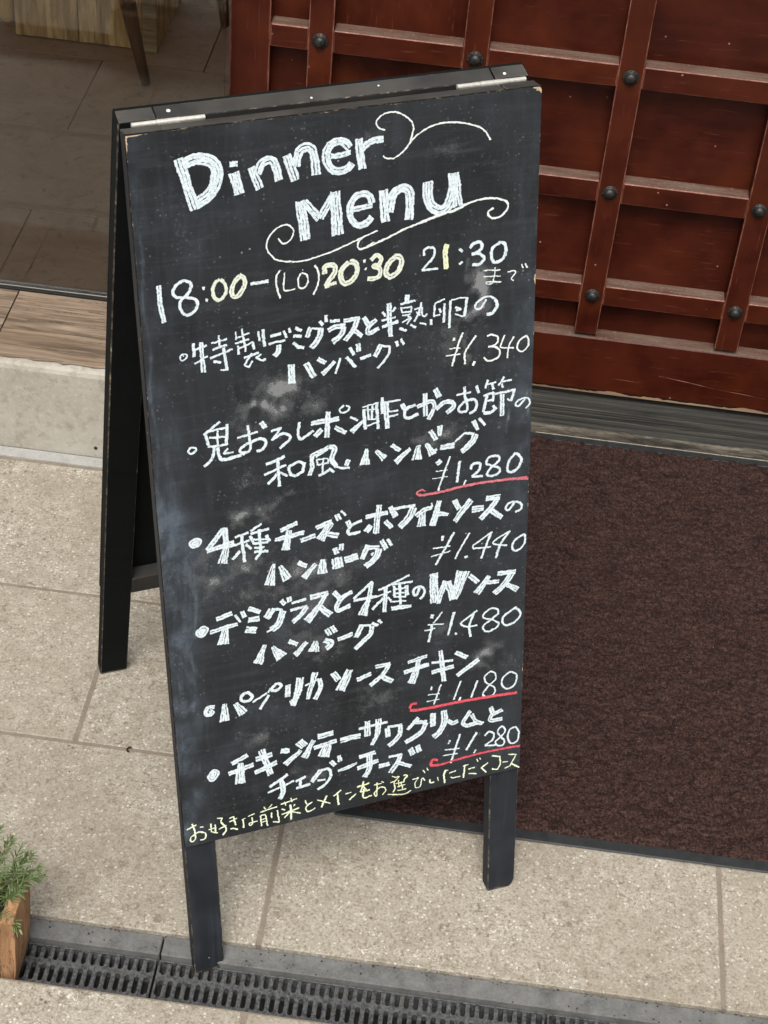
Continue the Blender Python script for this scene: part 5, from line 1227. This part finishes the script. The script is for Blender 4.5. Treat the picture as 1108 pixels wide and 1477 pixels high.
class Ribbons:
    def __init__(self):
        self.v = []; self.f = []; self.uv = []
    def add(self, P, Wd, seed):
        """one chalk pass: P (n,2) on the board, Wd (n,) widths; lies a hair proud of the face"""
        n = len(P)
        if n < 2: return
        T = np.gradient(P, axis=0)
        T /= np.maximum(np.linalg.norm(T, axis=1), 1e-9)[:, None]
        Nn = np.stack([-T[:, 1], T[:, 0]], -1)
        amp = np.clip(0.00028 / np.maximum(Wd, 1e-4), 0.05, 0.16)
        jl = rng.normal(0, 1, n) * amp; jr = rng.normal(0, 1, n) * amp
        if n > 4:
            jl[1:-1] = (jl[:-2] + 2 * jl[1:-1] + jl[2:]) / 3; jr[1:-1] = (jr[:-2] + 2 * jr[1:-1] + jr[2:]) / 3
        wl = Wd * (0.5 + jl); wr = Wd * (0.5 + jr)
        HT[0] = (HT[0] + 1) % 60
        y0 = -(0.00022 + HT[0] * 0.000006)
        base = len(self.v)
        s = 0.0
        for i in range(n):
            if i: s += np.linalg.norm(P[i] - P[i - 1])
            y = y0 - i * 2e-7
            a = P[i] + Nn[i] * wl[i]; c = P[i] - Nn[i] * wr[i]
            self.v += [(a[0], y, a[1]), (c[0], y, c[1])]
            self.uv += [(seed, s + seed * 3.1), (seed + 0.9999, s + seed * 3.1)]
        for i in range(n - 1):
            b_ = base + 2 * i
            self.f.append((b_, b_ + 1, b_ + 3, b_ + 2))
    def build(self, name, mat, label, parent):
        me = bpy.data.meshes.new(name)
        me.from_pydata(self.v, [], self.f)
        uvl = me.uv_layers.new(name='stroke')
        idx = np.empty(len(me.loops), dtype=np.int32); me.loops.foreach_get('vertex_index', idx)
        arr = np.array(self.uv, dtype=np.float32)[idx]
        # the seam vertex 'u' is integer + 0 / +0.9999 so FRACT gives the position across
        uvl.data.foreach_set('uv', arr.ravel())
        me.materials.append(mat)
        o = link(name, me, parent)
        if label: o['label'] = label
        return o
STEP = 0.0009
cur = None
for line in CHALK.strip().split('\n'):
    if line[0] == '@':
        cur = line[1:].split()
        continue
    key, cc = cur
    strokes = []
    for stx_ in line.split(';'):
        smooth = stx_[0] == '~'
        stx_ = stx_.lstrip('~')
        ww, pp = stx_.split(':')
        w0, w1 = (float(a) * 1e-5 for a in ww.split(','))
        P = np.array([[float(c) * 1e-4 for c in q.split(',')] for q in pp.split()])
        D = (catmull if smooth and len(P) > 2 else poly)(P, STEP)
        t = np.linspace(0, 1, len(D))
        Wd = w0 + (w1 - w0) * t
        Wd = np.where(Wd < 0.0052, Wd * 1.22, Wd * 1.09)
        if 'underline' in key: Wd = Wd * 0.80
        strokes.append((D, Wd))
    # strokes that touch make one character
    root = list(range(len(strokes)))
    def find(i):
        while root[i] != i: i = root[i]
        return i
    for i in range(len(strokes)):
        for j in range(i):
            A_, B_ = strokes[i], strokes[j]
            dm = np.sqrt(((A_[0][:, None] - B_[0][None]) ** 2).sum(-1)).min()
            if dm < 0.0011 + 0.5 * min(A_[1].max(), B_[1].max()): root[find(i)] = find(j)
    groups = {}
    for i in range(len(strokes)): groups.setdefault(find(i), []).append(strokes[i])
    for grp in groups.values():
      R_ = Ribbons()
      for D, Wd in grp:
        wmax = Wd.max()
        # broad strokes are hatched from several passes of the chalk, as a hand does
        n = 1 if wmax < 0.0052 else int(round(wmax / 0.0031))
        T = np.gradient(D, axis=0); T /= np.maximum(np.linalg.norm(T, axis=1), 1e-9)[:, None]
        Nn = np.stack([-T[:, 1], T[:, 0]], -1)
        # wobble of the hand
        wob = np.cumsum(rng.normal(0, 1, len(D))); wob -= np.linspace(wob[0], wob[-1], len(D)); wob = wob / (abs(wob).max() + 1e-6) * 0.00022
        D = D + Nn * wob[:, None]
        seed0 = rng.integers(0, 40)
        if n == 1:
            R_.add(D, np.maximum(Wd, 0.0012), int(seed0))
            if wmax > 0.0036:
                R_.add(D + Nn * 0.0002, Wd * 0.6, int(seed0) + 3)
        else:
            for j in range(n):
                o = ((j + 0.5) / n - 0.5)
                a = rng.integers(0, 2) if len(D) > 8 else 0
                c = len(D) - (rng.integers(0, 2) if len(D) > 8 else 0)
                off = o * Wd
                # ends run over or stop short by under a millimetre
                wv = 0.00035 * np.sin(np.arange(len(D)) * STEP * rng.uniform(90, 260) + rng.uniform(0, 6.3)) * (1 if n > 2 else 0.4)
                Q = D + Nn * (off + wv)[:, None]
                ext = rng.uniform(-0.0002, 0.0009, 2)
                Q = np.vstack([Q[0] - T[0] * ext[0], Q[a:c], Q[-1] + T[-1] * ext[1]])
                Wq = np.concatenate([[Wd[0]], Wd[a:c], [Wd[-1]]]) / n
                R_.add(Q, np.maximum(Wq * rng.uniform(1.08, 1.34), 0.0009), int(seed0) + j)
      R_.build(NAMES[key], M[CM[cc]], CLABEL.get(cc), panel)

# ================================================================== PLANTER WITH ROSEMARY
pl = thing('wooden_planter', 'orange-brown wooden trough planter with rosemary, standing on the drain at the left edge', 'planter', (-0.2840, -0.0735, -0.0150))
# local: right end at x=0, runs to the left; rim at z=.1405
PH = 0.1450
def tapered(name, x0, x1, y0, y1, z0, z1, tx0, tx1, ty0, ty1, mat, parent, n=8, inner=None):
    """board whose lower edge is drawn in; with a slightly uneven outer face"""
    b = MB()
    rings = []
    for i in range(n + 1):
        s = i / n
        z = z0 + (z1 - z0) * s
        bul = 0.0035 * math.sin(s * math.pi)
        j = random.uniform(-.0006, .0006)
        rings.append([b.bm.verts.new(p) for p in ((x0 + tx0 * (1 - s), y0 + ty0 * (1 - s), z), (x1 + tx1 * (1 - s) + bul + j, y0 + ty0 * (1 - s), z),
                      (x1 + tx1 * (1 - s) + bul + j, y1 + ty1 * (1 - s), z), (x0 + tx0 * (1 - s), y1 + ty1 * (1 - s), z))])
    for a, c in zip(rings, rings[1:]):
        for k in range(4):
            b.bm.faces.new((a[k], a[(k + 1) % 4], c[(k + 1) % 4], c[k]))
    b.bm.faces.new(rings[0][::-1]); b.bm.faces.new(rings[-1])
    es = [e for e in b.bm.edges if abs(e.verts[0].co.z - e.verts[1].co.z) > 0.004 or (e.verts[0].co.z > z1 - 1e-4 and e.verts[1].co.z > z1 - 1e-4)]
    bmesh.ops.bevel(b.bm, geom=es, offset=0.0022, segments=2, affect='EDGES', profile=0.6)
    for f in b.bm.faces: f.smooth = False
    return b.build(name, mat, parent)
hd = 0.0375
tapered('end_board', -0.0165, 0.0, -hd, hd, 0.0, PH, -0.008, -0.008, 0.004, -0.004, M['planter'], pl)
b = MB(); b.prism([(-hd + 0.004, 0.0), (-hd, PH - 0.006), (-hd + 0.012, PH - 0.006), (-hd + 0.016, 0.0)], 'x', -0.42, -0.0255); b.build('side_board', M['planter'], pl)
b = MB(); b.prism([(hd - 0.004, 0.0), (hd, PH - 0.006), (hd - 0.012, PH - 0.006), (hd - 0.016, 0.0)], 'x', -0.42, -0.0255); b.build('side_board', M['planter'], pl)
b = MB(); b.box((-0.435, -hd, 0.0), (-0.4205, hd, PH), 0.0015); b.build('end_board', M['planter'], pl)
b = MB(); b.box((-0.42, -hd + 0.014, 0.004), (-0.0172, hd - 0.014, PH - 0.022), 0.003); b.build('soil', M['soil'], pl)

plant = thing('rosemary_plant', 'green rosemary with needle leaves growing in the wooden planter', 'plant', (-0.330, -0.0745, 0.106))
def sprig(base, tip, lift, nleaf, ll, seed):
    """one branch: curved stem with paired needles"""
    r = random.Random(seed)
    base, tip = Vector(base), Vector(tip)
    mid = (base + tip) / 2 + Vector((r.uniform(-.006, .006), r.uniform(-.006, .006), lift))
    pts = []
    for i in range(9):
        t = i / 8
        pts.append(base * (1 - t) ** 2 + mid * 2 * t * (1 - t) + tip * t * t)
    bm_ = MB()
    bm_.tube(pts, [0.0011 * (1 - 0.6 * i / 8) for i in range(9)], 5, mi=1)
    bmx = bm_.bm
    lay = bmx.verts.layers.float.new('leaf')
    ang = r.uniform(0, 6.28)
    for k in range(nleaf):
        t = 0.12 + 0.88 * (k + r.uniform(0, 0.8)) / nleaf
        t = min(t, 0.995)
        i = min(int(t * 8), 7); f = t * 8 - i
        p = pts[i].lerp(pts[i + 1], f)
        d = (pts[i + 1] - pts[i]).normalized()
        ang += 2.4 + r.uniform(-.4, .4)
        q = d.orthogonal().normalized()
        q.rotate(Matrix.Rotation(ang, 3, d))
        out = (q * r.uniform(0.75, 1.1) + d * r.uniform(0.45, 1.0)).normalized()
        L = ll * r.uniform(0.65, 1.15) * (0.55 if t > 0.93 else 1.0)
        wd = r.uniform(0.0009, 0.0014)
        side = out.cross(d).normalized() * wd
        up = side.cross(out).normalized() * 0.0004
        sag = Vector((0, 0, -1)) * L * 0.10
        a = p; m1 = p + out * L * 0.35; m2 = p + out * L * 0.75 + sag * 0.5; e = p + out * L + sag
        tone = r.random()
        V = [bmx.verts.new(v) for v in (a, m1 + side, m1 + up, m1 - side, m2 + side * 0.85, m2 + up, m2 - side * 0.85, e)]
        for v in V: v[lay] = tone
        for fc_ in ((0, 1, 2), (0, 2, 3), (1, 4, 5, 2), (2, 5, 6, 3), (4, 7, 5), (5, 7, 6)):
            bmx.faces.new([V[x] for x in fc_])
    me = bpy.data.meshes.new('sprig')
    bmx.to_mesh(me); bmx.free()
    me.materials.append(M['leaf']); me.materials.append(M['stem'])
    return link('sprig', me, plant)
# local coordinates: rim end board at x ~ +0.046
specs = [((0.005, 0.00, 0), (0.030, 0.040, 0.085), 0.020), ((0.010, 0.010, 0), (0.056, 0.030, 0.072), 0.022), ((0.000, 0.015, 0), (0.012, 0.050, 0.095), 0.02),
         ((0.015, 0.000, 0), (0.066, 0.012, 0.058), 0.028), ((0.010, 0.015, 0), (0.048, 0.052, 0.050), 0.025), ((-0.010, 0.01, 0), (-0.012, 0.045, 0.09), 0.015),
         ((0.018, 0.012, 0), (0.060, 0.040, 0.038), 0.030), ((0.010, -0.010, 0), (0.030, 0.005, 0.080), 0.015), ((-0.015, 0.00, 0), (-0.020, 0.010, 0.09), 0.01),
         ((0.012, -0.018, 0), (0.052, -0.030, 0.008), 0.040), ((0.000, -0.015, 0), (0.028, -0.050, 0.020), 0.042), ((0.020, 0.008, 0), (0.042, 0.020, 0.062), 0.015),
         ((0.018, 0.018, 0), (0.038, 0.045, 0.070), 0.012), ((0.005, 0.02, 0), (0.022, 0.062, 0.062), 0.02), ((-0.005, 0.012, 0), (0.004, 0.040, 0.105), 0.02),
         ((0.02, 0.0, 0), (0.050, -0.002, 0.050), 0.02), ((0.022, 0.016, 0), (0.070, 0.026, 0.045), 0.022), ((-0.01, -0.012, 0), (0.004, -0.040, 0.050), 0.03)]
for i, (a, t, l) in enumerate(specs):
    sprig(a, t, l, 46, 0.0150, 100 + i)
for i in range(46):
    r = random.Random(900 + i)
    x = -0.03 - 0.29 * r.random()
    sprig((x, r.uniform(-.018, .018), 0), (x + r.uniform(-.04, .04), r.uniform(-.06, .06), r.uniform(0.03, 0.11)), 0.02, 34, 0.015, 400 + i)

# ================================================================== SMALL LITTER
b = MB()
r = random.Random(5)
for i in range(260):
    x = r.uniform(-0.62, 0.86)
    if r.random() < 0.72:
        y = r.choice((r.uniform(-0.029, -0.001), r.gauss(-0.003, 0.002))); z = -0.0055 
        if y > -0.001: continue
        s = r.uniform(0.0004, 0.0012)
    else:
        y = r.uniform(0.003, 0.88); z = 0.0006; s = r.uniform(0.0004, 0.0010)
    vs = bmesh.ops.create_icosphere(b.bm, subdivisions=1, radius=s)['verts']
    for v in vs:
        v.co = Vector((v.co.x * r.uniform(0.8, 1.8) + x, v.co.y * r.uniform(0.8, 1.6) + y, v.co.z * 0.6 + z))
grit = b.build('grit', M['soil'])
grit['kind'] = 'stuff'
b = MB()
pts = []
for i in range(9):
    a = 0.9 + 4.0 * i / 8
    pts.append((0.0034 * math.cos(a), 0.0044 * math.sin(a), 0.0014))
b.tube(pts, [0.0009, 0.0013, 0.0014, 0.0012, 0.0013, 0.0015, 0.0014, 0.0012, 0.0008], 6)
o = b.build('dried_leaf_curl', M['soil'], None, (-0.2341, 0.2964, 0.0))
o['label'] = 'tiny dark curled scrap lying on a tile joint left of the chalkboard'
o['category'] = 'litter'
# scratches and a bare nick on the bottom board of the door
b = MB()
for x0, z0, x1, z1, w in ((0.497, 0.1360, 0.598, 0.1230, 0.0007), (0.600, 0.1228, 0.688, 0.1150, 0.0005), (0.42, 0.118, 0.47, 0.1165, 0.0004)):
    b.tube([(x0, YD - 0.0006, z0), ((x0 + x1) / 2, YD - 0.0007, (z0 + z1) / 2 + 0.0006), (x1, YD - 0.0006, z1)], [w * 0.3, w, w * 0.3], 4)
b.build('scratch', M['rededge'], door)['label'] = 'long pale scratches on the bottom board'
